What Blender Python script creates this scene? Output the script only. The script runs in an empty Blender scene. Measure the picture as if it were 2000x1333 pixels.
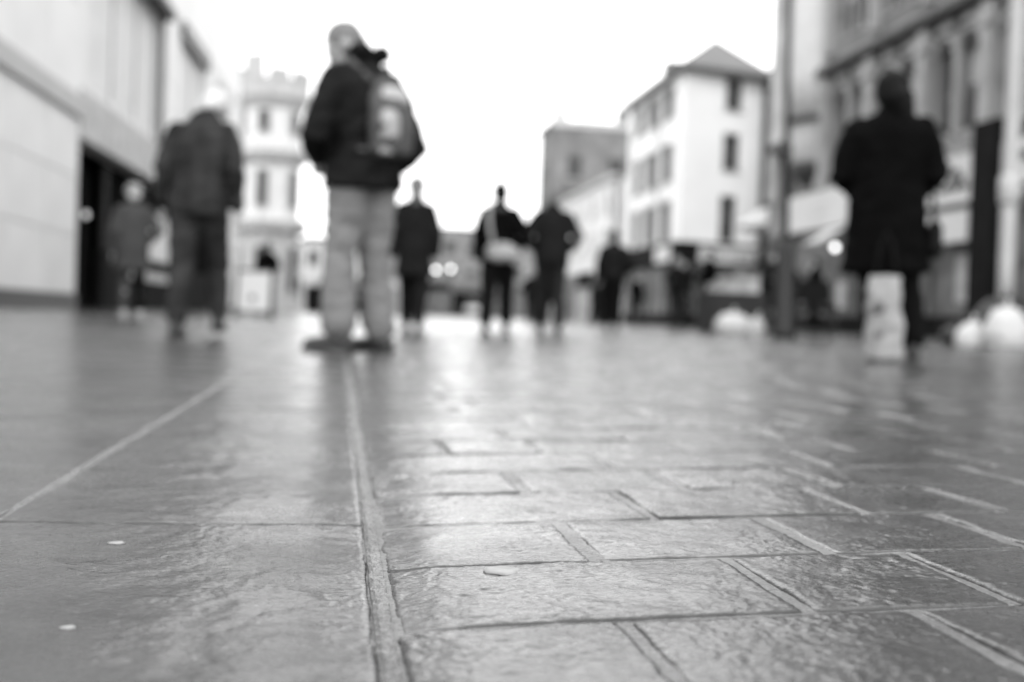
import bpy, bmesh, math, random
from mathutils import Vector, Matrix, noise
random.seed(7)
C = bpy.context.scene.collection
PI = math.pi
R = math.radians

# ------------------------------------------------------------------ camera, sky, sun, exposure
CAM_H = 0.19
cam_d = bpy.data.cameras.new('camera'); cam = bpy.data.objects.new('camera', cam_d); C.objects.link(cam)
cam_d.sensor_width = 36; cam_d.lens = 37.8; cam_d.clip_start = 0.02; cam_d.clip_end = 3000
cam_d.dof.use_dof = True; cam_d.dof.focus_distance = 0.80; cam_d.dof.aperture_fstop = 3.45
cam_d.dof.aperture_blades = 0
_a, _p, _r = 0.1595, 0.0179, 0.035
fw = Vector((math.sin(_a)*math.cos(_p), math.cos(_a)*math.cos(_p), -math.sin(_p)))
rt0 = Vector((math.cos(_a), -math.sin(_a), 0)); up0 = rt0.cross(fw)
rt = rt0*math.cos(_r) + up0*math.sin(_r); up = up0*math.cos(_r) - rt0*math.sin(_r)
mt = Matrix((rt, up, -fw)).transposed().to_4x4(); mt.translation = Vector((0, 0, CAM_H))
cam.matrix_world = mt
S = bpy.context.scene; S.camera = cam

SUN_EL, SUN_AZ = 48, 200
w = bpy.data.worlds.new('World'); S.world = w; w.use_nodes = True
nt = w.node_tree; nt.nodes.clear()
sky = nt.nodes.new('ShaderNodeTexSky'); sky.sky_type = 'NISHITA'; sky.sun_disc = False
sky.sun_elevation = R(SUN_EL); sky.sun_rotation = R(SUN_AZ)
bw = nt.nodes.new('ShaderNodeRGBToBW'); nt.links.new(sky.outputs[0], bw.inputs[0])
b1 = nt.nodes.new('ShaderNodeBackground'); b1.inputs[1].default_value = 0.05
nt.links.new(bw.outputs[0], b1.inputs[0])
b2 = nt.nodes.new('ShaderNodeBackground'); b2.inputs[0].default_value = (1, 1, 1, 1); b2.inputs[1].default_value = 2.4
ad = nt.nodes.new('ShaderNodeAddShader'); nt.links.new(b1.outputs[0], ad.inputs[0]); nt.links.new(b2.outputs[0], ad.inputs[1])
wo = nt.nodes.new('ShaderNodeOutputWorld'); nt.links.new(ad.outputs[0], wo.inputs[0])
sd = bpy.data.lights.new('sun', 'SUN'); sd.energy = 0.7; sd.angle = R(35); sd.color = (1, 1, 1)
sun = bpy.data.objects.new('sun', sd); C.objects.link(sun)
sun.rotation_euler = (R(90-SUN_EL), 0, R(180-SUN_AZ))
S.view_settings.view_transform = 'Standard'; S.view_settings.look = 'None'
S.view_settings.exposure = 0.0; S.view_settings.gamma = 1.0; S.view_settings.use_curve_mapping = False
S.render.engine = 'CYCLES'
S.cycles.use_denoising = True; S.cycles.denoiser = 'OPENIMAGEDENOISE'; S.cycles.denoising_input_passes = 'RGB_ALBEDO_NORMAL'; S.cycles.denoising_prefilter = 'ACCURATE'
S.cycles.max_bounces = 6; S.cycles.sample_clamp_indirect = 4.0
S.render.film_transparent = False

# ------------------------------------------------------------------ materials (a black and white photograph: every colour is a grey)
def mat(name, v, rough=.7, var=.0, vscale=3., bump=0., bscale=40., spec=.5, vdetail=4, emit=0., obj=0., stretch=None, metal=0.):
    m = bpy.data.materials.new(name); m.use_nodes = True
    n = m.node_tree.nodes; l = m.node_tree.links; p = n['Principled BSDF']
    p.inputs['Base Color'].default_value = (v, v, v, 1); p.inputs['Roughness'].default_value = rough
    p.inputs['Specular IOR Level'].default_value = spec; p.inputs['Metallic'].default_value = metal
    tc = n.new('ShaderNodeTexCoord'); src = tc.outputs['Object']
    if stretch:
        mp = n.new('ShaderNodeMapping'); mp.inputs['Scale'].default_value = stretch; l.new(src, mp.inputs[0]); src = mp.outputs[0]
    if var or obj:
        t = n.new('ShaderNodeTexNoise'); t.inputs['Scale'].default_value = vscale; t.inputs['Detail'].default_value = vdetail
        l.new(src, t.inputs[0])
        mr = n.new('ShaderNodeMapRange'); mr.inputs[1].default_value = .3; mr.inputs[2].default_value = .7
        mr.inputs[3].default_value = v*(1-var); mr.inputs[4].default_value = v*(1+var)
        l.new(t.outputs[0], mr.inputs[0]); out = mr.outputs[0]
        if obj:
            oi = n.new('ShaderNodeObjectInfo'); m2 = n.new('ShaderNodeMapRange')
            m2.inputs[3].default_value = 1-obj; m2.inputs[4].default_value = 1+obj; l.new(oi.outputs['Random'], m2.inputs[0])
            mu = n.new('ShaderNodeMath'); mu.operation = 'MULTIPLY'; l.new(out, mu.inputs[0]); l.new(m2.outputs[0], mu.inputs[1]); out = mu.outputs[0]
        l.new(out, p.inputs['Base Color'])
    if bump:
        t = n.new('ShaderNodeTexNoise'); t.inputs['Scale'].default_value = bscale; t.inputs['Detail'].default_value = 5
        l.new(src, t.inputs[0])
        b = n.new('ShaderNodeBump'); b.inputs['Distance'].default_value = bump; b.inputs['Strength'].default_value = 1
        l.new(t.outputs[0], b.inputs['Height']); l.new(b.outputs[0], p.inputs['Normal'])
    if emit:
        p.inputs['Emission Color'].default_value = (1, 1, 1, 1); p.inputs['Emission Strength'].default_value = emit
    return m

def wet_stone(name, v, rlo, rhi, b_fine, b_mid, b_low, stretch=(1, 1, 1), obj=.12, film=.9, film_r=.17, film_b=.28):
    """Rain-wet riven stone: uneven film of water (roughness), grit and chisel relief (bump)."""
    m = bpy.data.materials.new(name); m.use_nodes = True
    n = m.node_tree.nodes; l = m.node_tree.links; p = n['Principled BSDF']
    g = n.new('ShaderNodeNewGeometry')
    mp = n.new('ShaderNodeMapping'); mp.inputs['Scale'].default_value = stretch; l.new(g.outputs['Position'], mp.inputs[0]); src = mp.outputs[0]
    def nz(scale, detail=3, rough=.6, dist=0):
        t = n.new('ShaderNodeTexNoise'); t.inputs['Scale'].default_value = scale; t.inputs['Detail'].default_value = detail
        t.inputs['Roughness'].default_value = rough; t.inputs['Distortion'].default_value = dist
        l.new(src, t.inputs[0]); return t.outputs[0]
    def rng(o, a, b, c, d):
        r = n.new('ShaderNodeMapRange'); r.inputs[1].default_value = a; r.inputs[2].default_value = b
        r.inputs[3].default_value = c; r.inputs[4].default_value = d; l.new(o, r.inputs[0]); return r.outputs[0]
    def op(k, a, b):
        q = n.new('ShaderNodeMath'); q.operation = k
        for i, x in enumerate((a, b)):
            if hasattr(x, 'is_linked'): l.new(x, q.inputs[i])
            else: q.inputs[i].default_value = x
        return q.outputs[0]
    oi = n.new('ShaderNodeObjectInfo')
    col = rng(nz(9, 5), .3, .7, v*.7, v*1.3)
    col = op('MULTIPLY', col, rng(oi.outputs['Random'], 0, 1, 1-obj, 1+obj))
    speck = rng(nz(420, 2), .62, .70, 0, v*1.2)
    col = op('ADD', col, speck)
    l.new(col, p.inputs['Base Color'])
    r1 = rng(nz(5, 4, .6, .4), .32, .68, rlo, rhi)
    r2 = rng(nz(120, 3), .3, .7, -.05, .07)
    l.new(op('ADD', r1, r2), p.inputs['Roughness'])
    p.inputs['IOR'].default_value = 1.38; p.inputs['Specular IOR Level'].default_value = .35
    pit = rng(nz(150, 3, .65, .6), .28, .50, 0, 1)       # small dark pits in the face
    mask = rng(nz(7, 3), .35, .65, .25, 1.0)
    h = op('ADD', op('MULTIPLY', nz(520, 2, .6), b_fine), op('MULTIPLY', nz(140, 4, .65, .5), b_mid))
    h = op('MULTIPLY', h, mask)
    h = op('ADD', h, op('MULTIPLY', nz(22, 3), b_low))
    h = op('ADD', h, op('MULTIPLY', pit, b_mid*.5))
    b = n.new('ShaderNodeBump'); b.inputs['Distance'].default_value = 1.0; b.inputs['Strength'].default_value = 1
    l.new(h, b.inputs['Height']); l.new(b.outputs[0], p.inputs['Normal'])
    # the film of rain water on top follows the stone only loosely
    hc_ = op('ADD', op('MULTIPLY', op('MULTIPLY', nz(230, 4, .7, .3), mask), b_mid*film_b), op('MULTIPLY', nz(26, 2), b_low*.35))
    c = n.new('ShaderNodeBump'); c.inputs['Distance'].default_value = 1.0; c.inputs['Strength'].default_value = 1
    l.new(hc_, c.inputs['Height']); l.new(c.outputs[0], p.inputs['Coat Normal'])
    p.inputs['Coat IOR'].default_value = 1.40
    l.new(rng(nz(6, 4, .6, .5), .35, .6, film*.75, film), p.inputs['Coat Weight'])
    l.new(op('ADD', rng(nz(4, 3), .3, .7, film_r*.8, film_r*1.3), rng(nz(160, 3), .3, .7, -.04, .06)), p.inputs['Coat Roughness'])
    return m

M = {}
M['slab'] = wet_stone('wet_slab_stone', .024, .24, .42, .0007, .0013, .0016, (1, 1.1, 1), film=.85, film_r=.22, film_b=.30)
M['sett'] = wet_stone('wet_sett_stone', .024, .20, .36, .0007, .0016, .0024, (1, 1.0, 1), obj=.25, film=1., film_r=.185, film_b=.30)
M['mortar'] = wet_stone('joint_mortar', .12, .45, .65, .0016, .004, .004, (1, 1, 1), obj=0, film=.95, film_r=.26, film_b=.5)
M['ground'] = wet_stone('wet_street_stone', .030, .22, .36, .0006, .0012, .003, film=1., film_r=.23, film_b=.12)
M['white_paint'] = mat('white_paint', .78, .6, .05, .6, .004, 6)
M['clad'] = mat('pale_stone_cladding', .70, .45, .07, .8, .002, 30, obj=.035)
M['clad_band'] = mat('grey_metal_band', .33, .4, .06, 2)
M['clad_dark'] = mat('dark_plinth', .06, .4)
M['tower'] = mat('pale_render', .68, .7, .08, .9, .01, 6)
M['tower_trim'] = mat('weathered_render', .46, .8, .2, 2, .02, 8)
M['stone'] = mat('grey_limestone', .19, .85, .35, 1.2, .03, 7)
M['stone_end'] = mat('lightened_limestone', .40, .8, .25, 1.5, .03, 8)  # paler limestone, lightened to offset the shade on the terrace end
M['stone_pale'] = mat('pale_limestone', .30, .8, .18, 1.0, .02, 8)
M['stone_dark'] = mat('dark_limestone', .06, .85, .3, 2.0, .03, 7)
M['stone_white'] = mat('cleaned_limestone', .56, .75, .1, .9, .01, 8)
M['brick'] = mat('grey_brick', .16, .85, .3, .8, .01, 20)
M['brick_far'] = mat('distant_brick', .24, .85, .25, .25)
M['slate'] = mat('roof_slate', .11, .6, .2, 2, .02, 12)
M['lead'] = mat('dark_gutter', .06, .5)
M['glass_dark'] = mat('dark_window_glass', .03, .2, spec=.2)
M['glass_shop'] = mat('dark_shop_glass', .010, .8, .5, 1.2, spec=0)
M['sky_pane'] = mat('pane_painted_sky_white', .74, .7, .06, 2)  # panes of the pale store: reflected white sky put into the colour
M['spandrel'] = mat('mottled_spandrel', .50, .7, .2, 3)
M['glass_mid'] = mat('window_glass_with_net', .06, .3, .5, 1.5, spec=.15)
M['blind'] = mat('pale_blind', .42, .8, .1, 3)
M['frame_grey'] = mat('grey_window_frame', .12, .5)
M['frame_white'] = mat('painted_window_frame', .45, .5)
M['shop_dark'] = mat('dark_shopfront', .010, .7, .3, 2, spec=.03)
M['shop_mid'] = mat('shop_interior', .10, .7, .8, 1.3, vdetail=6)
M['shop_pale'] = mat('shop_display', .28, .7, .6, 1.6, vdetail=6)
M['sign_pale'] = mat('pale_sign_board', .52, .45, .05, 2)
M['sign_ink'] = mat('sign_lettering', .02, .5)
M['poster'] = mat('white_poster', .7, .4)  # even white face, no emission
M['metal_dark'] = mat('dark_painted_metal', .012, .6)
M['metal_pale'] = mat('pale_painted_metal', .42, .4, .1, 2)
M['black_wool'] = mat('black_wool', .003, .95, .3, 6, .003, 200, spec=.04)
M['black_nylon'] = mat('black_nylon', .0045, .6, .4, 5, .004, 60, spec=.10)
M['charcoal'] = mat('charcoal_cloth', .010, .9, .3, 5, .003, 90, spec=.08)
M['grey_cloth'] = mat('grey_coat_cloth', .055, .9, .25, 5, .003, 90, spec=.2)
M['leather'] = mat('grey_leather', .016, .5, .9, 1.5, .006, 25, spec=.14, stretch=(5, 5, .5))  # stretched vertical streaks paint the jacket's sheen into its colour
M['denim_pale'] = mat('washed_denim', .17, .9, .22, 3.5, .004, 120, spec=.2)
M['denim_dark'] = mat('dark_denim', .018, .9, .25, 6, .004, 120, spec=.08)
M['denim_mid'] = mat('worn_dark_denim', .034, .9, .4, 5, .004, 120, spec=.08)
M['black_trouser'] = mat('black_trousers', .005, .9, .2, 5, spec=.08)
M['pattern_cloth'] = mat('pale_patterned_cloth', .22, .9, .45, 6, .003, 80, spec=.2, vdetail=1)
M['skin'] = mat('skin', .36, .55, .08, 12, .001, 80)
M['hair_white'] = mat('white_hair', .62, .8, .15, 30, .006, 160, stretch=(1, 1, .4))
M['grey_hat'] = mat('pale_grey_hat', .32, .9, .1, 10)
M['hair_grey'] = mat('grey_hair', .15, .8, .3, 30, .006, 160, stretch=(1, 1, .4))
M['hair_dark'] = mat('dark_hair', .006, .7, .3, 30, .006, 160, spec=.1, stretch=(1, 1, .4))
M['shoe'] = mat('dark_shoe_leather', .014, .4)
M['shoe_pale'] = mat('pale_shoe', .4, .6)
M['eye'] = mat('eye', .5, .15)
M['pack_grey'] = mat('backpack_nylon', .05, .7, .3, 6, .003, 60)
M['pack_pale'] = mat('backpack_pale_panel', .32, .6, .15, 6)
M['pack_dark'] = mat('backpack_strap', .02, .7)
M['bag_pale'] = mat('pale_handbag', .26, .6, .2, 5, .003, 30)
M['bag_paper'] = mat('pale_bag_plastic', .24, .6, .35, 4, .003, 30, stretch=(3, 1, .6))
M['sack_white'] = mat('white_plastic_sack', .48, .35, .05, 4, .01, 9)
M['sack_black'] = mat('black_plastic_sack', .005, .5, .05, 4, .01, 14)
M['card'] = mat('pale_cardboard', .38, .8, .3, 4)
M['awning'] = mat('pale_canvas', .50, .8, .08, 3)
M['awning_dark'] = mat('dark_canvas', .016, .8, .1, 3)
M['lamp_glow'] = mat('lit_lamp', .8, .4, emit=5.5)
M['lamp_dim'] = mat('dim_lamp', .8, .4, emit=.7)
M['car_pale'] = mat('white_car_paint', .6, .25)
M['tyre'] = mat('tyre_rubber', .02, .8)
M['leaf'] = mat('leaves', .06, .7, .5, 4)
M['gum'] = mat('trodden_gum', .24, .5, .2, 90, .001, 200)

# ------------------------------------------------------------------ mesh helpers
class MB:
    def __init__(s): s.v = []; s.f = []
    def add(s, vs, fs):
        o = len(s.v); s.v += [tuple(v) for v in vs]; s.f += [tuple(i+o for i in f) for f in fs]; return s
    def box(s, x0, x1, y0, y1, z0, z1):
        return s.add([(x0,y0,z0),(x1,y0,z0),(x1,y1,z0),(x0,y1,z0),(x0,y0,z1),(x1,y0,z1),(x1,y1,z1),(x0,y1,z1)],
                     [(0,3,2,1),(4,5,6,7),(0,1,5,4),(1,2,6,5),(2,3,7,6),(3,0,4,7)])
    def prism(s, pts, z0, z1):
        n = len(pts)
        return s.add([(x,y,z0) for x,y in pts]+[(x,y,z1) for x,y in pts],
                     [tuple(range(n))[::-1], tuple(range(n,2*n))]+[(i,(i+1)%n,n+(i+1)%n,n+i) for i in range(n)])
    def loft(s, rings):
        n = len(rings[0]); vs = [v for r in rings for v in r]; fs = [tuple(range(n))[::-1]]
        for k in range(len(rings)-1):
            fs += [(k*n+i, k*n+(i+1)%n, (k+1)*n+(i+1)%n, (k+1)*n+i) for i in range(n)]
        fs.append(tuple(range((len(rings)-1)*n, len(rings)*n))); return s.add(vs, fs)
    def stack(s, rows, n=20, p=1.0):
        """rows of (cx, cy, z, rx, ry): a column of ellipses"""
        rr = []
        for cx, cy, z, rx, ry in rows:
            ring = []
            for i in range(n):
                t = 2*PI*i/n; c, q = math.cos(t), math.sin(t)
                ring.append((cx+rx*math.copysign(abs(c)**p, c), cy+ry*math.copysign(abs(q)**p, q), z))
            rr.append(ring)
        return s.loft(rr)
    def tube(s, pts, rad, n=12):
        pts = [Vector(p) for p in pts]; rings = []
        T = []
        for i in range(len(pts)):
            a = pts[max(i-1,0)]; b = pts[min(i+1,len(pts)-1)]; T.append((b-a).normalized())
        up_ = Vector((0,1,0)) if abs(T[0].y) < .9 else Vector((1,0,0))
        def ring(c, t, r):
            x = up_.cross(t).normalized(); y = t.cross(x)
            return [tuple(c + x*math.cos(2*PI*k/n)*r + y*math.sin(2*PI*k/n)*r) for k in range(n)]
        r0, r1 = rad[0], rad[-1]
        rings += [ring(pts[0]-T[0]*r0*.8, T[0], r0*.45), ring(pts[0]-T[0]*r0*.4, T[0], r0*.85)]
        rings += [ring(pts[i], T[i], rad[i]) for i in range(len(pts))]
        rings += [ring(pts[-1]+T[-1]*r1*.4, T[-1], r1*.85), ring(pts[-1]+T[-1]*r1*.8, T[-1], r1*.45)]
        return s.loft(rings)
    def rod(s, a, b, r, n=10, r2=None):
        a, b = Vector(a), Vector(b); t = (b-a).normalized(); u_ = Vector((0,0,1)) if abs(t.z) < .9 else Vector((1,0,0))
        x = u_.cross(t).normalized(); y = t.cross(x); r2 = r if r2 is None else r2
        return s.loft([[tuple(c + x*math.cos(2*PI*k/n)*q + y*math.sin(2*PI*k/n)*q) for k in range(n)] for c, q in ((a,r),(b,r2))])
    def ell(s, c, r, mtx=None, n=16, m=10):
        rings = []
        for j in range(m+1):
            ph = -PI/2+PI*(j+.0)/m; ph = max(-PI/2+.12, min(PI/2-.12, ph)); ring = []
            for i in range(n):
                th = 2*PI*i/n
                v = Vector((r[0]*math.cos(ph)*math.cos(th), r[1]*math.cos(ph)*math.sin(th), r[2]*math.sin(ph)))
                if mtx: v = mtx @ v
                ring.append(tuple(Vector(c)+v))
            rings.append(ring)
        return s.loft(rings)
    def lathe(s, prof, n=20, c=(0,0)):
        return s.loft([[(c[0]+r*math.cos(2*PI*i/n), c[1]+r*math.sin(2*PI*i/n), z) for i in range(n)] for r, z in prof])
    def mesh(s, name, m, smooth=False):
        me = bpy.data.meshes.new(name); me.from_pydata(s.v, [], s.f); me.materials.append(m)
        if smooth: me.polygons.foreach_set('use_smooth', [True]*len(me.polygons))
        me.update(); return me

def link(name, me, parent=None, loc=None, rz=None):
    o = bpy.data.objects.new(name, me); C.objects.link(o)
    if parent: o.parent = parent
    if loc: o.location = loc
    if rz is not None: o.rotation_euler = (0, 0, rz)
    return o
def part(name, mb, m, parent=None, smooth=False, label=None, loc=None, rz=None):
    o = link(name, mb.mesh(name, m, smooth), parent, loc, rz)
    if label: o['label'] = label
    return o
def tag(o, label=None, cat=None, group=None, kind=None):
    if label: o['label'] = label
    if cat: o['category'] = cat
    if group: o['group'] = group
    if kind: o['kind'] = kind
    return o
def thing(name, label, cat, loc=(0,0,0), rz=0, group=None):
    o = link(name, None, None, loc, rz); return tag(o, label, cat, group)
def organic(name, mb, m, voxel, parent=None, smooth_it=3, folds=0., fscale=9., fstretch=(1,1,1), label=None, seed=0, bevel=None):
    """closed shapes merged by a voxel remesh into one continuous skin, relaxed, then creased"""
    me = mb.mesh(name, m); o = bpy.data.objects.new(name, me); C.objects.link(o)
    a = o.modifiers.new('r', 'REMESH'); a.mode = 'VOXEL'; a.voxel_size = voxel
    if smooth_it:
        b = o.modifiers.new('s', 'SMOOTH'); b.iterations = smooth_it; b.factor = .5
    dg = bpy.context.evaluated_depsgraph_get(); new = bpy.data.meshes.new_from_object(o.evaluated_get(dg))
    o.modifiers.clear(); o.data = new; bpy.data.meshes.remove(me); new.name = name
    if folds:
        nn = [v.normal.copy() for v in new.vertices]
        for v, q in zip(new.vertices, nn):
            p = Vector((v.co.x*fstretch[0], v.co.y*fstretch[1], v.co.z*fstretch[2]))*fscale + Vector((seed*3.1, 0, 0))
            d = 1-abs(noise.noise(p)*2.2); e = noise.noise(p*2.7)
            v.co += q*folds*(d-.5+.4*e)
    if not new.materials: new.materials.append(m)
    new.polygons.foreach_set('use_smooth', [True]*len(new.polygons)); new.update()
    if parent: o.parent = parent
    if label: o['label'] = label
    return o

# ------------------------------------------------------------------ the street surface
def zg(x, y):
    z = .030*(1-math.exp(-x/.8))+.004*min(x, 10) if x > 0 else .0035*min(abs(x), 8)**2
    if abs(x) < .2: z -= .0030*math.exp(-((x-.034)/.028)**2)      # stones worn down towards the channel
    return z + .005*max(0, y-8)

def axis(segs):
    out = []
    for a, b, n in segs:
        out += [a+(b-a)*i/n for i in range(n)]
    out.append(segs[-1][1]); return out
def bedz(x, y):
    """how far the jointing lies below the stone tops: flush in places, washed out in others"""
    return -.0016 + .0012*noise.noise(Vector((x*7, y*7, 3)))+.0006*noise.noise(Vector((x*45, y*45, 5)))
xs = axis([(-400,-40,4),(-40,-8,8),(-8,-2,12),(-2,0,10),(0,3,24),(3,12,12),(12,40,6),(40,400,4)])
ys = axis([(-60,0,4),(0,6,16),(6,20,14),(20,60,12),(60,160,8),(160,900,6)])
g = MB(); vs = []
JOINT = .0030
for y in ys:
    for x in xs:
        vs.append((x, y, zg(x, y)-JOINT-.006))
nx = len(xs)
g.add(vs, [(j*nx+i, j*nx+i+1, (j+1)*nx+i+1, (j+1)*nx+i) for j in range(len(ys)-1) for i in range(nx-1)])
tag(part('ground', g, M['ground'], smooth=True), 'wet grey street surface running away between the buildings', None, None, 'structure')

def grit(x, y, seed, amp):
    """chisel pits and grit of riven stone, a few millimetres across"""
    V = Vector
    f_ = noise.noise(V((x*270+seed, y*290, 1.3)))
    a = noise.noise(V((x*120+seed, y*135, 2.3)))
    b_ = noise.noise(V((x*50, y*60+seed, 4.1)))
    c = noise.noise(V((x*14, y*14, seed)))
    m_ = .45+1.1*max(0, c+.2)
    pit = max(0, -noise.noise(V((x*85, y*100, 9.7+seed)))-.30)*2.4
    near_ch = 1+1.1*math.exp(-((x-.034)/.035)**2)
    return amp*near_ch*(m_*(f_*.50+a*.55+b_*.24) - pit*.7)

def stone(x0, x1, y0, y1, seed, nx_=6, ny_=4, top=0., bev=.004, wob=.0016, rough=.0008, deep=.03, relief=0.):
    """one paving stone: gently dished and uneven top, worn rounded arrises, slightly crooked outline"""
    cx, cy = (x0+x1)/2, (y0+y1)/2
    rings = []
    def grid(n, a, b): return [a+(b-a)*i/n for i in range(n+1)]
    gx = [x0, x0+bev*.35, x0+bev] + grid(nx_, x0+bev*3, x1-bev*3) + [x1-bev, x1-bev*.35, x1]
    gy = [y0, y0+bev*.35, y0+bev] + grid(ny_, y0+bev*3, y1-bev*3) + [y1-bev, y1-bev*.35, y1]
    prof = {0: -bev*1.7, 1: -bev*.8, 2: -bev*.2}
    vs = []
    for j, y in enumerate(gy):
        for i, x in enumerate(gx):
            e = min(i, len(gx)-1-i); f = min(j, len(gy)-1-j)
            d = prof.get(e, 0)+prof.get(f, 0)
            wx = wob*(noise.noise(Vector((y*12+seed, x*3, seed*1.7)))+.5*noise.noise(Vector((y*60+seed, x*3, seed*1.7)))+.3*noise.noise(Vector((y*190+seed, x*3, seed*1.7))))*1.1; wy = wob*(noise.noise(Vector((x*10, seed*2.3, y*2)))+.5*noise.noise(Vector((x*60, seed*2.3, y*2)))+.3*noise.noise(Vector((x*190, seed*2.3, y*2))))*.9
            z = zg(x, y)+top+d+rough*2*noise.noise(Vector((x*14, y*14, seed))) + rough*noise.noise(Vector((x*45, y*45, seed)))
            if relief: z += grit(x, y, seed, relief)
            if d > -.0003: z = max(z, zg(x, y)+bedz(x, y)+.0005)
            vs.append((x+wx-cx, y+wy-cy, z-zg(cx, cy)))
    W_, H_ = len(gx), len(gy)
    fs = [(j*W_+i, j*W_+i+1, (j+1)*W_+i+1, (j+1)*W_+i) for j in range(H_-1) for i in range(W_-1)]
    loop = [i for i in range(W_)] + [j*W_+W_-1 for j in range(1, H_)] + [(H_-1)*W_+i for i in range(W_-2, -1, -1)] + [j*W_ for j in range(H_-2, 0, -1)]
    o = len(vs); vs += [(vs[k][0], vs[k][1], vs[k][2]-deep) for k in loop]
    n = len(loop)
    fs += [(loop[k], o+k, o+(k+1) % n, loop[(k+1) % n]) for k in range(n)]
    return vs, fs, (cx, cy, zg(cx, cy))

def bed(name, x0, x1, y0, y1, m, label, drop, nx_, ny_):
    """the jointing sheet between the stones, a little below their tops, rough and unevenly filled"""
    b = MB(); vs = []
    for j in range(ny_+1):
        for i in range(nx_+1):
            x = x0+(x1-x0)*i/nx_; y = y0+(y1-y0)*j/ny_
            vs.append((x, y, zg(x, y)+bedz(x, y)-drop))
    b.add(vs, [(j*(nx_+1)+i, j*(nx_+1)+i+1, (j+1)*(nx_+1)+i+1, (j+1)*(nx_+1)+i) for j in range(ny_) for i in range(nx_)])
    return tag(part(name, b, m, smooth=True), label, None, None, 'structure')

CH0, CH1 = .0265, .0410                      # the mortar-filled channel joint between slabs and setts
# --- setts
road = bed('sett_paving', CH0-.004, 9.5, .25, 16, M['mortar'], 'wet stone setts laid in staggered rows on the right of the joint', 0, 500, 500)
ROW = .162
Y0 = .322
rows_cut = {}
row = 0; y = Y0
fixed = {1: [.305], 2: [.30], }
rest = MB(); nparts = 0
rr = random.Random(11)
cand = []
while y < 15.5:
    x = CH1
    xmax = min(9.2, .25 + (y+ROW)*.72)
    # joints read off the photograph for the nearest rows, free stagger farther on
    known = {0: [.12, .34, .58], 1: [.180, .372, .61], 2: [.306, .451, .70], 3: [.205, .396, .573, .82], 4: [.300, .508, .655, .90],
             5: [.205, .385, .559, .80], 6: [.345, .628, .86], 7: [.150, .289, .50, .74]}
    k = 0
    xk = list(known.get(row, []))
    while x < xmax:
        if k < len(xk): xe = xk[k]
        else: xe = x + rr.choice((.19, .22, .235, .25, .27, .29))
        k += 1
        cand.append((row, y, x, xe)); x = xe
    y += ROW; row += 1
cand.sort(key=lambda c: (c[1], c[2]))
def in_view(x0, x1, y):                      # roughly what the lens takes in
    return x0 < .75*(y+ROW) + .12 and y > .35
big = []
for c in cand:
    row, y, x0, x1 = c
    jx = rr.uniform(.0035, .0062); jy = rr.uniform(.0018, .0032)
    a = (x0 + (jx if x0 > CH1+.001 else 0), x1-jx, y+jy, y+ROW-jy)
    sd_ = row*7.7+x0*31; tp = rr.uniform(-.0012, .0016)
    if in_view(x0, x1, y) and len(big) < 296:
        near = y < 1.9; step = .0014 if (y < .9 and x0 < .45) else .0022 if y < 1.2 else .0042
        vs, fs, ctr = stone(*a, sd_, int((a[1]-a[0])/step) if near else 5, int((a[3]-a[2])/step) if near else 3, tp*.6, bev=rr.uniform(.0013,.0024) if near else .0026, relief=.0009 if near else 0)
        mb = MB(); mb.add(vs, fs); big.append(1)
        part('sett', mb, M['sett'], road, smooth=True, loc=ctr)
    else:
        vs, fs, ctr = stone(*a, sd_, 1, 1, tp, bev=.003)
        rest.add([(v[0]+ctr[0], v[1]+ctr[1], v[2]+ctr[2]) for v in vs], fs)
o = part('far_setts', rest, M['sett'], road, smooth=True); o['kind'] = 'stuff'

# --- slabs
pave = bed('slab_paving', -5.2, CH0+.001, .25, 16, M['mortar'], 'wet riven stone slabs on the left of the joint', 0.0004, 200, 400)
def slab_row(x0, x1, y_start, length, n, joint=.0018, side=.003):
    y = y_start
    for i in range(n):
        L = length if not callable(length) else length(i)
        dense = (x1 > -.1 and y < 2) or (x1 > -.4 and y < 1.0)
        step = .0015 if (x1 > -.1 and y < .5) else .0032
        vs, fs, ctr = stone(x0+side, x1-(side if x1 < CH0-.01 else 0), y+joint, y+L-joint, x0*9+y*3, int((x1-x0)/step) if dense else 14, int(L/step) if dense else 20, random.uniform(-.0004, .0006), bev=.0018, wob=.0012, rough=.0009, relief=.00062 if dense else 0)
        mb = MB(); mb.add(vs, fs); part('slab', mb, M['slab'], pave, smooth=True, loc=ctr)
        y += L
slab_row(-.293, CH0, -.20, 1.19, 13)
slab_row(-.90, -.293, .06, .92, 16)
slab_row(-1.54, -.90, .35, .92, 16)
slab_row(-2.15, -1.54, -.02, .92, 16)
slab_row(-2.76, -2.15, .35, .92, 16)
slab_row(-3.37, -2.76, -.02, .92, 16)
slab_row(-3.98, -3.37, .35, .92, 16)
slab_row(-4.59, -3.98, -.02, .92, 16)
# the raised line of lighter mortar along the slab edge of the channel
mr_ = MB(); pr = []
yy = .40
while yy < 15.5:
    n1 = noise.noise(Vector((yy*30, 0, 0))); n2 = noise.noise(Vector((yy*120, 5, 0))); n3 = noise.noise(Vector((yy*70, 9, 2)))
    c = CH0+.0022+.0009*n1; z = zg(0, yy); row_ = [(c-.0030, yy, z-.006), (c-.0014+.0005*n2, yy, z+.0004)]
    for q in range(11):
        x = c+(CH1-.0030-c)*q/10; rid = .0016*math.exp(-(q*.8)**2)*(1+1.2*n2)
        row_.append((x+(.0012*n3 if q > 7 else 0), yy, z+rid-.0002+.0011*noise.noise(Vector((x*380, yy*230, 7)))+.0008*noise.noise(Vector((x*150, yy*90, 3)))))
    row_ += [(CH1-.0018+.0011*n3, yy, z-.004), (CH1-.0008+.0011*n3, yy, z-.010)]
    pr.append(row_); yy += .0016 if yy < 1.4 else .008 if yy < 4 else .05
nn = len(pr[0])
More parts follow.
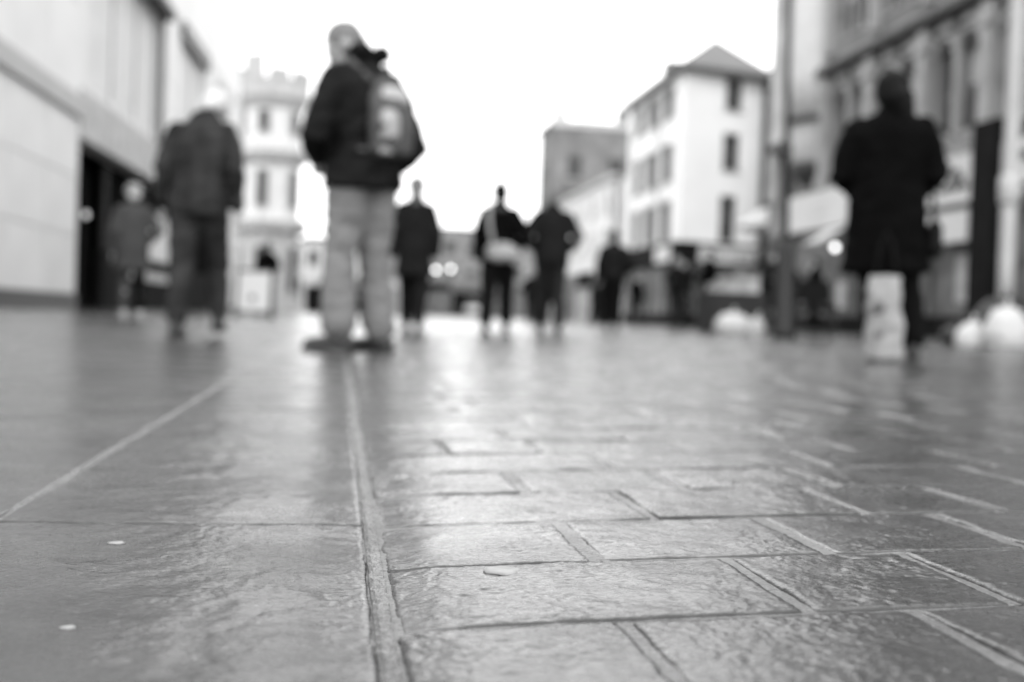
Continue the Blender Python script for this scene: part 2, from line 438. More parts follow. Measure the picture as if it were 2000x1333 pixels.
mr_.add([v for r_ in pr for v in r_], [(k*nn+i, k*nn+i+1, (k+1)*nn+i+1, (k+1)*nn+i) for k in range(len(pr)-1) for i in range(nn-1)])
tag(part('channel_joint', mr_, M['mortar'], smooth=False), 'narrow crumbling mortar joint between the slabs and the setts', None, None, 'structure')
# trodden gum and chips
for gx_, gy_, gr, lb in ((.126, .787, .0125, 'pale flattened spot of gum on the first long sett'), (-.171, .905, .0045, 'small pale chip lying on the near left slab'), (-.152, .665, .0032, 'tiny pale chip lying nearest the camera on the left slab')):
    b = MB(); ring = [[(1.25*gr*q*math.cos(t*PI/6)*(1+.9*noise.noise(Vector((t*.9, gr*90, .3)))), gr*q*math.sin(t*PI/6)*(1+.9*noise.noise(Vector((t*.9, gr*90, 4.2)))), h) for t in range(12)] for q, h in ((1, -.002), (.95, -.0004), (.6, -.0001))]
    b.loft(ring); tag(part('gum_spot' if gr > .01 else 'stone_chip', b, M['gum'], smooth=True, loc=(gx_, gy_, zg(gx_, gy_)+.0011)), lb, 'gum' if gr > .01 else 'chip')

# ------------------------------------------------------------------ building kit
# each building stands in its own frame: x along the front, y into the building, z up
class Face:
    """one wall plane of a building: s along it, d inward, z up"""
    def __init__(s, parent, ox=0, oy=0, ang=0): s.p = parent; s.o = (ox, oy); s.a = ang; s.c = math.cos(ang); s.n = math.sin(ang)
    def pt(s, a, d, z): return (s.o[0]+a*s.c-d*s.n, s.o[1]+a*s.n+d*s.c, z)
    def wall(s, L, z0, z1, ops, m, depth=.22, name='wall', s0=0):
        ss = sorted({s0, L, *[o[0] for o in ops], *[o[1] for o in ops]}); zz = sorted({z0, z1, *[o[2] for o in ops], *[o[3] for o in ops]})
        b = MB()
        for i in range(len(ss)-1):
            for j in range(len(zz)-1):
                a, c, e, f = ss[i], ss[i+1], zz[j], zz[j+1]; mx, mz = (a+c)/2, (e+f)/2
                if any(o[0] < mx < o[1] and o[2] < mz < o[3] for o in ops): continue
                b.add([s.pt(a,0,e), s.pt(c,0,e), s.pt(c,0,f), s.pt(a,0,f)], [(0,1,2,3)])
        for a, c, e, f in [o[:4] for o in ops]:
            q = [s.pt(a,0,e), s.pt(c,0,e), s.pt(c,0,f), s.pt(a,0,f), s.pt(a,depth,e), s.pt(c,depth,e), s.pt(c,depth,f), s.pt(a,depth,f)]
            b.add(q, [(0,4,5,1), (1,5,6,2), (2,6,7,3), (3,7,4,0)])
        return part(name, b, m, s.p)
    def box(s, name, a0, a1, d0, d1, z0, z1, m, parent=None, label=None):
        b = MB().box(0, a1-a0, d0, d1, 0, z1-z0)
        o = part(name, b, m, parent or s.p, label=label); x, y, z = s.pt(a0, 0, z0); o.location = (x, y, z); o.rotation_euler = (0,0,s.a); return o
    cache = {}
    def window(s, a0, a1, z0, z1, cols=1, rows=2, fm='frame_grey', pm='glass_dark', d=.14, sill=True, blind=0, bm='blind', bar=.06, name='window'):
        key = (round(a1-a0,3), round(z1-z0,3), cols, rows, fm, pm, d, sill, blind, bm, bar)
        W_, H_ = a1-a0, z1-z0
        if key not in Face.cache:
            f = MB(); t = bar
            f.box(0,t,d,d+.07,0,H_); f.box(W_-t,W_,d,d+.07,0,H_); f.box(t,W_-t,d,d+.07,0,t); f.box(t,W_-t,d,d+.07,H_-t,H_)
            for i in range(1, cols): x = W_*i/cols; f.box(x-t/2,x+t/2,d+.003,d+.067,t,H_-t)
            for i in range(1, rows):
                z = H_*i/rows
                for c_ in range(cols):
                    xa = (t if c_ == 0 else W_*c_/cols+t/2); xb = (W_-t if c_ == cols-1 else W_*(c_+1)/cols-t/2)
                    f.box(xa, xb, d+.006, d+.064, z-t/2, z+t/2)
            pn = MB().box(.02, W_-.02, d+.035, d+.05, .02, H_-.02)
            sl = MB().box(-.06, W_+.06, -.07, d-.002, -.11, -.002) if sill else None
            bl = MB().box(t, W_-t, d+.015, d+.03, H_*(1-blind), H_-t) if blind else None
            Face.cache[key] = (f.mesh('window', M[fm]), pn.mesh('pane', M[pm]), sl.mesh('sill', M['stone_pale']) if sl else None, bl.mesh('blind', M[bm]) if bl else None)
        fr, pn, sl, bl = Face.cache[key]
        o = link(name, fr, s.p, s.pt(a0, 0, z0), s.a); link('pane', pn, o)
        if sl: link('sill', sl, o)
        if bl: link('blind', bl, o)
        return o

# ---- left: big pale modern store
LA = math.atan(.041)
left = thing('department_store', 'big pale panel-clad shop building filling the left side of the street', 'building', (-5.42, 6.0, 0), PI/2-LA)
F = Face(left)                               # s = distance up the street from Y=6
LEN, LH = 35.4, 16.0
shop = (14.75, 31.8, .0, 3.28); w1 = (15.2, 21.3, 4.35, 7.3); w2 = (24.1, 27.9, 4.6, 7.5); w3 = (30.0, 33.2, 4.6, 7.5)
b = F.wall(LEN, 0, LH, [shop, w1, w2, w3], M['clad'], .35)
F.box('wall', 0, LEN, .36, 9, 3.5, LH-.01, M['clad']); F.box('wall', 0, 14.5, .36, 9, -.3, 3.49, M['clad']); F.box('wall', 32.1, LEN, .36, 9, -.3, 3.49, M['clad'])
F.box('end_wall', LEN+.002, LEN+.25, 0, 9, -.3, LH, M['clad'])
F.box('plinth', 0, 14.7, -.07, -.002, -.1, .42, M['clad_dark']); F.box('plinth', 31.85, LEN, -.07, -.002, -.1, .42, M['clad_dark'])
F.box('band', 0, 14.7, -.10, -.03, 3.62, 3.98, M['clad_band'])
F.box('spandrel', 14.75, 31.8, -.05, -.002, 3.30, 4.2, M['spandrel'])
def panels(a0, a1, z0, z1, na, nz_):
    pw, ph = (a1-a0)/na, (z1-z0)/nz_
    me = MB().box(0, pw-.025, -.028, -.002, 0, ph-.02).mesh('cladding_panel', M['clad'])
    for i in range(na):
        for j in range(nz_): link('cladding_panel', me, left, F.pt(a0+i*pw, 0, z0+j*ph), F.a)
panels(0, 14.7, .43, 3.60, 8, 3); panels(0, 14.7, 4.0, 7.3, 8, 2); panels(0, 14.7, 7.3, 12, 8, 2)
panels(14.75, 35.3, 7.92, 12.2, 11, 2); panels(21.9, 23.9, 4.3, 7.68, 1, 2); panels(28.3, 29.8, 4.3, 7.68, 1, 2)
# shop: deep dark entrance
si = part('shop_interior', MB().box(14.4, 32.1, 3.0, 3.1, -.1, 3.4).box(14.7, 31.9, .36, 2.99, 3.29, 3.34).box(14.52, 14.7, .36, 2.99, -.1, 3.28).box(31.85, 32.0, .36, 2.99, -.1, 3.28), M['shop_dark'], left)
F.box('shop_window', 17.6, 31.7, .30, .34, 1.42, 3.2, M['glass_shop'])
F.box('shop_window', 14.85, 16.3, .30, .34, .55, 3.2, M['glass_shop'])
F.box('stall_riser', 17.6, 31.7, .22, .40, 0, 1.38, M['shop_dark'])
F.box('window_poster', 21.6, 24.6, .26, .29, 1.44, 2.62, M['poster'], label='bright blank poster in the dark shop window')
F.box('sign_strip', 19.0, 24.2, .19, .215, .88, 1.12, M['metal_pale'])
for i in range(5): F.box('mullion', 17.6+i*3.5, 17.7+i*3.5, .19, .29, 1.4, 3.2, M['metal_dark'])
F.box('door_panel', 16.4, 17.5, .5, .55, .1, 3.0, M['glass_shop'])
b = MB().ell((0,0,0), (.07,.07,.07)); o = part('interior_lamp', b, M['lamp_dim'], left); o.location = F.pt(16.9, .42, 2.05)
# windows of the upper floor
fw1 = F.window(*w1, 3, 1, 'clad_band', 'sky_pane', d=.05, sill=False, bar=.05)
F.box('window_surround', w1[0], w1[1]+.45, -.30, -.035, 7.30, 7.52, M['metal_dark']); F.box('window_surround', w1[1]+.02, w1[1]+.45, -.10, -.035, 4.2, 7.298, M['frame_grey'])
F.window(*w2, 2, 1, 'frame_white', 'sky_pane', d=.05, sill=False); F.window(*w3, 2, 1, 'frame_white', 'sky_pane', d=.05, sill=False)
F.box('window_surround', w2[0]-.1, w2[1]+.1, -.16, -.035, 7.5, 7.9, M['frame_grey']); F.box('window_surround', w3[0]-.1, w3[1]+.1, -.06, -.035, 7.5, 7.65, M['tower_trim'])
F.box('parapet', 0, LEN+.25, -.12, .3, LH+.002, LH+.5, M['clad_band'])

# ---- castle-like pale tower and its house
tw = thing('castle_tower_building', 'pale rendered building with a round battlemented corner turret', 'building', (-3.95, 60.9, 0), 0)
def octo(r, z0, z1, m, name, n=12): return part(name, MB().lathe([(r, z0), (r, z1)], n), m, tw)
octo(1.56, -.2, 12.1, M['tower'], 'turret')
octo(1.60, 0, 4.45, M['tower_trim'], 'ground_storey')
octo(1.80, .0, .9, M['tower_trim'], 'plinth')
part('corbel', MB().lathe([(1.63, 11.3), (1.72, 11.55), (1.95, 11.9), (1.95, 12.9), (1.7, 12.92)], 12), M['tower_trim'], tw)
for i in range(8):
    t = i*PI/4+.2; b = MB().box(-.55, .55, -.16, .16, 0, .5 if i != 5 else 1.2); o = part('merlon', b, M['tower_trim'], tw)
    o.location = (1.77*math.cos(t), 1.77*math.sin(t), 12.9); o.rotation_euler = (0,0,t+PI/2)
part('string_course', MB().lathe([(1.63, 8.3), (1.95, 8.6), (2.0, 8.95), (1.9, 9.25), (1.63, 9.3)], 12), M['tower_trim'], tw)
part('cornice', MB().lathe([(1.63, 4.5), (1.95, 4.7), (2.05, 5.2), (1.9, 5.35), (1.63, 5.4)], 12), M['tower_trim'], tw)
for zz0, zz1 in ((9.9, 11.2), (5.9, 8.0), (1.3, 3.9)):
    for ang in (-.25, .9, -1.35):
        q = MB().box(-.36, .36, -.04, .03, 0, zz1-zz0); a = -PI/2+ang
        o = part('window', q, M['frame_white'], tw); o.location = (1.60*math.cos(a), 1.60*math.sin(a), zz0); o.rotation_euler = (0,0,a+PI/2)
        o2 = part('pane', MB().box(-.27, .27, -.055, -.042, .1, zz1-zz0-.1), M['glass_mid'], o)
FB = Face(tw, -9.5, 1.2, 0)
FB.wall(9.5, -.2, 11.5, [(s_, s_+1.1, z_, z_+1.7) for s_ in (1.2, 3.8, 6.4) for z_ in (1.4, 5.6, 8.9)], M['tower'])
for s_ in (1.2, 3.8, 6.4):
    for z_ in (1.4, 5.6, 8.9): FB.window(s_, s_+1.1, z_, z_+1.7, 2, 2, 'frame_white', 'glass_mid')
FB.box('wall', 0, 9.49, .23, 8, -.2, 11.4, M['tower']); FB.box('parapet', -.1, 8.2, -.15, .2, 11.52, 12.3, M['tower_trim'])
FR = Face(tw, .9, 1.2, PI/2)
FR.wall(8, -.2, 9.2, [(s_, s_+1., z_, z_+1.6) for s_ in (2., 5.) for z_ in (1.4, 5.6)], M['tower'])
for s_ in (2., 5.):
    for z_ in (1.4, 5.6): FR.window(s_, s_+1., z_, z_+1.6, 2, 2, 'frame_white', 'glass_mid')
FR.box('wall', 0, 8, .23, 1.1, -.2, 9.1, M['tower'])

# ---- low pale row and dark-topped block right of the tower
def plain_block(name, label, loc, rz, L, H, dep, m, wins, fm='frame_grey', pm='glass_mid', roof=0, rm='slate', ground_m='shop_dark', gz=3.2, side=True, eave='lead', bays=1, sign=None):
    """wins: (columns, width, [(z0, z1), ...])"""
    t = thing(name, label, 'building', loc, rz); f = Face(t)
    nc, ww, zs = wins; ops = []
    for i in range(nc):
        c = L*(i+.5)/nc
        for z0, z1 in zs: ops.append((c-ww/2, c+ww/2, z0, z1))
    f.wall(L, gz, H, ops, m)
    for o_ in ops: f.window(*o_, 2, 2, fm, pm, blind=random.choice((0, .4, .25)))
    f.box('wall', 0, L, .24, dep, -.3, H-.01, m)
    nb = max(1, round(L/4.5)); bw_ = L/nb
    for i in range(nb):
        f.box('shopfront', i*bw_+.15, (i+1)*bw_-.15, -.02, .236, 0, gz-1.0, M[random.choice(('shop_dark', 'shop_mid', 'shop_pale', 'shop_mid'))])
        f.box('fascia', i*bw_+.06, (i+1)*bw_-.06, -.12, .236, gz-.95, gz-.05, M[random.choice(('shop_dark', 'shop_mid', 'sign_pale', 'frame_grey'))])
        f.box('pier', i*bw_-.14, i*bw_+.05, -.06, .236, 0, gz-.02, m)
    f.box('cornice', -.1, L+.1, -.22, .236, H+.002, H+.25, M[eave])
    if roof:
        r_ = MB().add([(-.2,-.2,H+.26),(L+.2,-.2,H+.26),(L+.2,dep,H+.26),(-.2,dep,H+.26),(-.1,dep/2,H+roof),(L+.1,dep/2,H+roof)],[(0,1,5,4),(2,3,4,5),(1,2,5),(3,0,4),(0,3,2,1)])
        part('roof', r_, M[rm], t)
        for cx_ in (L*.2, L*.8): f.box('chimney', cx_-.5, cx_+.5, dep/2-.3, dep/2+.3, H+roof*.6, H+roof+1.1, m)
    return t
plain_block('shop_row', 'low pale shop row beyond the turret at the left of the street end', (-2.8, 84, .1), 0, 5.4, 5.8, 9, M['tower'], (4, .8, [(3.9, 5.1)]), gz=3.3)
# ---- end of the street
plain_block('end_building', 'long low grey building closing the far end of the street', (3.2, 118, .3), 0, 22, 9.7, 12, M['brick_far'], (9, 1.3, [(4.6, 6.0), (7.2, 8.5)]), gz=4.0, eave='slate')
plain_block('end_hall', 'lower grey hall left of the far end building', (-10, 112, .3), 0, 12.8, 7.3, 12, M['tower_trim'], (6, 1.2, [(4.7, 6.3)]), gz=3.6)

# ---- grey brick gabled block far right
gb = plain_block('brick_warehouse', 'tall flat-topped grey brick block rising behind the low pale houses', (15.5, 85.5, .2), -PI/2, 4.6, 15.0, 12, M['brick'], (2, 1.0, [(4.4, 6.2), (7.4, 9.2), (10.4, 12.2)]), gz=3.4)
ops = [(s_, s_+1.1, z_, z_+1.7) for s_ in (1.3, 4.6, 7.9) for z_ in (7.8, 11.1)]
f2 = Face(gb, 4.85, 0, PI/2); f2.wall(12, -.2, 15.0, ops, M['brick'])
for q in ops: f2.window(*q, 2, 2, 'frame_grey', 'glass_mid')
f2.box('wall', 0, 12, .235, .249, -.2, 14.9, M['brick']); f2.box('parapet', -.05, 12, -.12, .24, 15.002, 15.5, M['tower_trim']); f2.box('parapet', .0, 1.2, -.06, .24, 15.502, 16.2, M['tower_trim']); f2.box('chimney', 5.2, 6.1, .3, .9, 15.0, 16.6, M['brick'])
part('gable', MB().add([(5.05,8.0,15.505),(5.05,11.5,15.505),(5.05,9.75,16.9),(4.7,8.0,15.505),(4.7,11.5,15.505),(4.7,9.75,16.9)],[(0,1,2),(5,4,3),(0,2,5,3),(1,4,5,2),(0,3,4,1)]), M['brick'], gb)
f2.box('string_course', 0, 12, -.14, -.003, 9.9, 10.2, M['stone_dark'])
# ---- low pale houses between
plain_block('pale_terrace', 'low pale rendered terrace with plain eaves beyond the white corner building', (15.0, 80, .15), -PI/2, 21.3, 8.3, 8, M['tower'], (6, 1.0, [(4.2, 5.6), (6.5, 7.6)]), gz=3.3, roof=0, eave='tower_trim')

# ---- white corner building with hipped roof
WX, WY = 15.15, 47.3
wb = thing('white_corner_building', 'white four storey corner building with a hipped slate roof', 'building', (WX, WY, 0), 0)
H1 = 12.1
fl = Face(wb, 0, 9.3, -PI/2)                 # street side: s runs towards the camera
ops = []
for z0, z1 in ((4.3, 6.2), (7.1, 8.9), (10.15, 11.6)):
    for s0, s1 in ((.9, 2.6), (3.1, 5.2), (6.0, 7.9)): ops.append((s0, s1, z0, z1))
fl.wall(9.3, 3.9, H1, ops, M['white_paint'])
for q in ops: fl.window(*q, 3, 2, 'frame_grey', 'glass_mid', blind=0)
RA = math.atan2(1.1, 4.3)
ff = Face(wb, 0, 0, RA)                      # the side that faces the camera
LF = 4.35
ops = [(2.15, 3.05, 4.3, 6.4), (2.2, 3.12, 7.6, 9.3), (2.25, 3.17, 10.4, 11.85)]
ff.wall(LF, 3.9, H1, ops, M['white_paint'])
for q in ops: ff.window(*q, 1, 2, 'frame_grey', 'glass_dark', sill=True)
poly = [(.02, .03), (LF*math.cos(RA)-.1, LF*math.sin(RA)+.24), (LF*math.cos(RA)-.1, 9.25), (.24, 9.25), (.24, .3)]
part('wall', MB().prism([(.24,.32),(4.0,1.28),(4.0,9.28),(.24,9.28)], -.3, H1-.05), M['white_paint'], wb)
part('wall', MB().prism([(4.01,1.05),(4.21,1.10),(4.21,9.3),(4.01,9.3)], -.3, H1), M['white_paint'], wb)
# hipped roof
e = .35; c0 = (-e,-e*1.2,H1); c1 = (4.35+e,1.0-e,H1); c2 = (4.35+e,9.3+e,H1); c3 = (-e,9.3+e,H1)
part('roof', MB().add([c0,c1,c2,c3,(2.5,3.2,H1+2.2),(2.5,7.0,H1+2.2)],[(0,1,4),(1,2,5,4),(2,3,5),(3,0,4,5),(0,3,2,1)]), M['slate'], wb)
part('eaves', MB().prism([(c0[0]-.06,c0[1]-.06),(c1[0]+.06,c1[1]-.06),(c2[0]+.06,c2[1]+.06),(c3[0]-.06,c3[1]+.06)], H1-.22, H1-.003), M['lead'], wb)
fl.box('chimney', 2.4, 3.3, 1.0, 1.7, H1+.3, H1+1.7, M['lead'])
fl.box('downpipe', 5.62, 5.72, -.12, -.02, 4, H1-.25, M['metal_pale'])
for f_, L_ in ((fl, 9.3), (ff, LF)):
    f_.box('fascia', 0, L_, -.16, .2, 3.15, 4.15, M['shop_dark'])
    f_.box('shopfront', .15, L_-.15, .0, .18, 0, 3.1, M['shop_mid'])
    for k in range(3): f_.box('mullion', L_*(k+.5)/3-.04, L_*(k+.5)/3+.04, -.06, -.003, 0, 3.1, M['shop_dark'])
    f_.box('stall_riser', .2, L_-.2, -.10, -.063, 0, .8, M['shop_dark'])
# brush-like pale lettering on the dark fascia (too blurred to read)
lt = MB(); x = 1.3
rl = random.Random(5)
for k in range(11):
    wdt = rl.uniform(.12, .24); h_ = rl.choice((.3, .3, .42)); 
    lt.box(x, x+.07, -.215, -.203, 3.42, 3.42+h_); lt.box(x+.07, x+wdt, -.215, -.203, 3.42+rl.choice((0, .12, .22)), 3.50+rl.choice((.1, .2))); x += wdt+.09
o = part('sign_lettering', lt, M['frame_grey'], wb); o.rotation_euler = (0, 0, RA)
ff.box('sign_panel', 1.0, LF, -.20, -.161, 3.25, 4.0, M['sign_pale'])
fl.box('wall_sign', 6.2, 8.6, -.2, -.165, 3.25, 4.0, M['sign_pale'])
aw = MB().add([(0,0,.6),(2.6,0,.6),(2.6,-1.2,0),(0,-1.2,0),(0,0,.57),(2.6,0,.57),(2.6,-1.2,-.04),(0,-1.2,-.04)],[(0,3,2,1),(4,5,6,7),(0,4,7,3),(1,2,6,5),(3,7,6,2)])
o = part('awning', aw, M['awning_dark'], wb); o.location = ff.pt(.3, -.2, 2.6); o.rotation_euler = (0,0,RA)

# ---- grey stone block behind the lamp post
gs = plain_block('grey_stone_block', 'narrow grey stone building set back between the white corner building and the ornate terrace', (19.9, 47.5, .1), 0, 7, 12.6, 8, M['stone'], (3, .9, [(4.6, 6.4), (7.4, 9.2), (10.2, 11.8)]), fm='frame_white', pm='blind', gz=3.8)
ps = thing('canvas_parasol', 'pale canvas parasol open in front of the white corner building', 'parasol', (16.2, 39.8, zg(16.2, 39.8)))
part('pole', MB().rod((0,0,0), (0,0,4.5), .04), M['metal_dark'], ps)
part('canopy', MB().lathe([(1.1, 3.9), (1.12, 4.0), (.75, 4.35), (.05, 4.75), (.02, 4.78)], 8), M['awning'], ps)
part('base', MB().lathe([(.3, 0), (.3, .08), (.06, .12)], 16), M['metal_dark'], ps)

# ---- ornate stone terrace on the right
RX = 15.8
ot = thing('ornate_stone_terrace', 'ornate Victorian stone terrace with pilasters, arched windows and shops on the right', 'building', (RX, 38.0, 0), -PI/2)
f = Face(ot)                                 # s = 38 - Y
LT, HT = 30.0, 17.0
pil = [4.4+3.02*i for i in range(9)]
ops = []; arches = []
for k, p_ in enumerate(pil[:-1]):
    for j in (0, 1):
        s0 = p_+.48+j*1.12; ops.append((s0, s0+.86, 5.55, 7.75)); arches.append((s0+.43, 7.75, .43))
        ops.append((s0, s0+.86, 9.75, 12.4)); ops.append((s0, s0+.86, 13.6, 15.6))
f.wall(LT, 4.9, HT, ops, M['stone'])
for i, q in enumerate(ops):
    f.window(*q, 1, 2, 'frame_white' if i % 3 else 'frame_grey', 'glass_mid' if i % 2 else 'glass_dark', blind=(.0, .55, 0, .45)[i % 4], sill=True, d=.2)
f.box('wall', 0, LT, .25, 9, -.3, HT-.01, M['stone'])
hood = MB()
nseg = 10
for r0, r1, d0, d1 in ((.43, .60, -.14, -.004),):
    for k in range(nseg):
        t0, t1 = PI*k/nseg, PI*(k+1)/nseg
        P = [(r*math.cos(t), d, r*math.sin(t)*.8) for d in (d0, d1) for r, t in ((r0,t0),(r1,t0),(r1,t1),(r0,t1))]
        hood.add(P, [(0,1,2,3),(4,7,6,5),(0,4,5,1),(1,5,6,2),(2,6,7,3),(3,7,4,0)])
hme = hood.mesh('arch_hood', M['stone_pale'])
tym = MB()
tym.add([(0,-.012,0)]+[(.42*math.cos(PI*k/10),-.012,.336*math.sin(PI*k/10)) for k in range(11)], [(0,k+1,k+2) for k in range(10)])
tme = tym.mesh('tympanum', M['stone_dark'])
for cx_, z_, r_ in arches:
    o = link('arch_hood', hme, ot, f.pt(cx_, 0, z_)); link('tympanum', tme, o)
pme = MB().box(-.24, .24, -.30, -.003, 4.95, 8.55).box(-.32, .32, -.36, -.003, 7.95, 8.3).box(-.32, .32, -.36, -.003, 4.93, 5.3).mesh('pilaster', M['stone_pale'])
pm2 = MB().box(-.2, .2, -.24, -.003, 9.35, HT-.5).mesh('pilaster', M['stone_pale'])
for p_ in pil: link('pilaster', pme, ot, f.pt(p_, 0, 0)); link('pilaster', pm2, ot, f.pt(p_, 0, 0))
f.box('cornice', 4.1, LT, -.46, -.003, 8.68, 8.9, M['stone_dark']); f.box('cornice', 4.1, LT, -.20, -.003, 8.903, 9.12, M['stone'])  # lower course coloured dark for the shade on the cornice underside
f.box('frieze', 4.3, LT, -.06, -.003, 8.28, 8.6, M['stone_dark'])
for p_ in pil[:-1]:                          # carved panels under the cornice, brackets
    f.box('carved_panel', p_+.5, p_+1.3, -.12, -.065, 8.32, 8.58, M['stone_pale']); f.box('carved_panel', p_+1.7, p_+2.5, -.12, -.065, 8.32, 8.58, M['stone_pale'])
    f.box('mullion', p_+1.36, p_+1.58, -.12, -.004, 5.4, 8.0, M['stone_pale'])
    f.box('apron', p_+.35, p_+2.65, -.08, -.004, 4.95, 5.38, M['stone_dark'])
f.box('cornice', 0, LT, -.5, -.003, HT+.002, HT+.5, M['stone_dark'])
# pale smooth end bay with band
b = MB().stack([(3.05, 0, z, 1.02, .75) for z in (5.9, 6.0, 7.25)], 16); part('bay', b, M['stone_pale'], ot, True)
b = MB().stack([(3.05, 0, z, 1.02, .75) for z in (7.5, 9.0, 12.0, 16.6)], 16); part('bay', b, M['stone_white'], ot, True)
b = MB().stack([(3.05, 0, z, q, q*.75) for z, q in ((7.252, 1.05), (7.3, 1.16), (7.48, 1.16), (7.499, 1.03))], 16); part('bay_band', b, M['stone_dark'], ot, True)
b = MB().stack([(3.05, 0, z, q, q*.75) for z, q in ((5.2, .3), (5.6, .8), (5.899, 1.02))], 16); part('bay_base', b, M['stone_dark'], ot, True)
f.box('pilaster', .02, 1.5, -.34, -.003, 7.0, HT-.4, M['stone_end']); f.box('pilaster', .02, .5, -.34, -.003, 4.95, 6.7, M['stone_end']); f.box('pilaster_base', .02, 1.5, -.38, -.003, 6.703, 6.997, M['stone_dark']); f.box('pilaster', 1.55, 1.8, -.2, -.003, 4.95, HT-.4, M['stone'])
# shops along the ground floor
def shopfront(s0, s1, fascia_m, win_m, zf=(3.62, 4.88), wz=3.5):
    f.box('fascia', s0, s1, -.28, -.003 + .24, zf[0], zf[1], M[fascia_m])
    f.box('shop_window', s0+.1, s1-.1, .0, .24, .75, wz, M[win_m]); f.box('stall_riser', s0+.05, s1-.05, -.05, .24, 0, .73, M['shop_dark'])
    n_ = max(2, int((s1-s0)/1.3))
    for k in range(n_+1): x_ = s0+.1+(s1-s0-.28)*k/n_; f.box('mullion', x_, x_+.08, -.045, -.003, .75, wz, M['frame_grey'])
shopfront(.1, 1.7, 'stone', 'shop_mid'); shopfront(1.9, 6.4, 'sign_pale', 'shop_mid'); shopfront(6.5, 11.0, 'sign_pale', 'shop_mid')
shopfront(11.1, 13.25, 'sign_pale', 'shop_mid'); shopfront(14.35, 19.5, 'sign_pale', 'shop_mid'); shopfront(19.7, 29.8, 'stone', 'shop_mid')
f.box('sign_panel', 10.9, 13.2, -.34, -.29, 3.5, 3.62, M['metal_dark'])
f.box('sign_panel', 10.9, 13.2, -.4, -.30, 2.62, 3.42, M['sign_pale'], label='plain pale lower sign panel under the lettered one')
f.box('pier', 13.3, 14.3, -.42, .24, 0, 5.5, M['shop_dark'], label='dark clad pier between two shops')
f.box('apron', 10.9, 13.2, -.12, -.09, 4.95, 5.4, M['stone'])
cu = bpy.data.curves.new('sign_text', 'FONT'); cu.body = '& Co.'; cu.size = 1.0; cu.offset = .05; cu.extrude = .012; cu.materials.append(M['sign_ink'])
cu.align_x = 'RIGHT'
to = bpy.data.objects.new('sign_lettering', cu); C.objects.link(to); to.parent = ot; to.location = f.pt(12.95, -.30, 4.0); to.rotation_euler = (PI/2, 0, 0)
bpy.context.view_layer.update()
tme_ = bpy.data.meshes.new_from_object(to.evaluated_get(bpy.context.evaluated_depsgraph_get())); tl, tr_ = to.location.copy(), to.rotation_euler.copy()
bpy.data.objects.remove(to); to = link('sign_lettering', tme_, ot, tl); to.rotation_euler = tr_
ln = MB().box(0, 1.3, -.29, -.283, 4.35, 4.42).box(0, 1.1, -.29, -.283, 4.08, 4.15); o = part('sign_lettering', ln, M['metal_pale'], ot); o.location = (3.9, 0, 0)
o = part('sign_lettering', MB().box(14.6, 15.0, -.30, -.283, 4.35, 4.75).box(15.1, 15.4, -.30, -.283, 4.35, 4.6).box(14.4, 19.4, -.31, -.283, 3.7, 3.85), M['sign_ink'], ot)
awm = MB().add([(0,0,.55),(2.2,0,.55),(2.2,-1.3,0),(0,-1.3,0),(0,0,.5),(2.2,0,.5),(2.2,-1.3,-.06),(0,-1.3,-.06)],[(0,3,2,1),(4,5,6,7),(0,4,7,3),(1,2,6,5),(3,7,6,2)])
o = part('awning', awm, M['awning'], ot); o.location = f.pt(5.1, -.3, 3.05); o.scale = (.6, .6, .9)
for s_, z_ in ((11.0, 5.15), (12.5, 5.25)):  # bracket lamps over the sign
    o = part('bracket_lamp', MB().rod((0,-.3,0), (0,-.85,.3), .025).ell((0,-.95,.22), (.2,.14,.12)), M['metal_dark'], ot); o.location = f.pt(s_, 0, z_)
for s_, z_, m_ in ((2.6,1.0,'poster'),(3.4,1.2,'card'),(5.4,1.0,'card'),(7.6,.9,'sign_pale'),(12.2,1.1,'card'),(15.3,1.2,'sign_pale'),(16.5,1.0,'card')):
    f.box('window_poster', s_, s_+.6, -.03, -.003, z_, z_+random.uniform(.7,1.3), M[m_])
o = part('shop_lamp', MB().ell((0,0,0), (.1,.1,.1)), M['lamp_glow'], ot); o.location = f.pt(5.95, -.4, 2.9); o.data.materials[0] = M['lamp_dim'].copy(); o.data.materials[0].node_tree.nodes['Principled BSDF'].inputs['Emission Strength'].default_value = 4

# ------------------------------------------------------------------ street furniture
lp = thing('lamp_post', 'tall dark lamp post standing in front of the ornate terrace', 'lamp post', (6.12, 14.2, zg(6.12, 14.2)))
part('base', MB().lathe([(.16, -.02), (.16, .12), (.13, .18), (.125, 1.2), (.10, 1.32), (.07, 1.4)], 20), M['metal_dark'], lp, True)
lp.rotation_euler = (0, -.026, 0)
part('column', MB().lathe([(.050, 1.38), (.045, 4), (.042, 8.0)], 16), M['metal_dark'], lp, True)
part('band', MB().lathe([(.055, 2.45), (.07, 2.5), (.07, 2.7), (.055, 2.74)], 16), M['metal_dark'], lp, True)
part('arm', MB().rod((0,0,7.8), (-1.1,0,8.3), .035), M['metal_dark'], lp); part('lantern', MB().ell((-1.3,0,8.3), (.32,.13,.09)), M['metal_dark'], lp, True)
pp = thing('pale_pole', 'pale painted pole at the far right beside the black sacks', 'pole', (8.83, 13.25, zg(8.83, 13.25)))
part('column', MB().lathe([(.10, -.02), (.10, 1.1), (.095, 4.6), (.09, 7.5)], 18), M['metal_pale'], pp, True)
part('collar', MB().lathe([(.12, 1.9), (.14, 1.93), (.14, 2.25), (.11, 2.3)], 18), M['metal_pale'], pp, True)
part('base', MB().lathe([(.19, -.02), (.19, .05), (.11, .09)], 18), M['metal_pale'], pp, True)

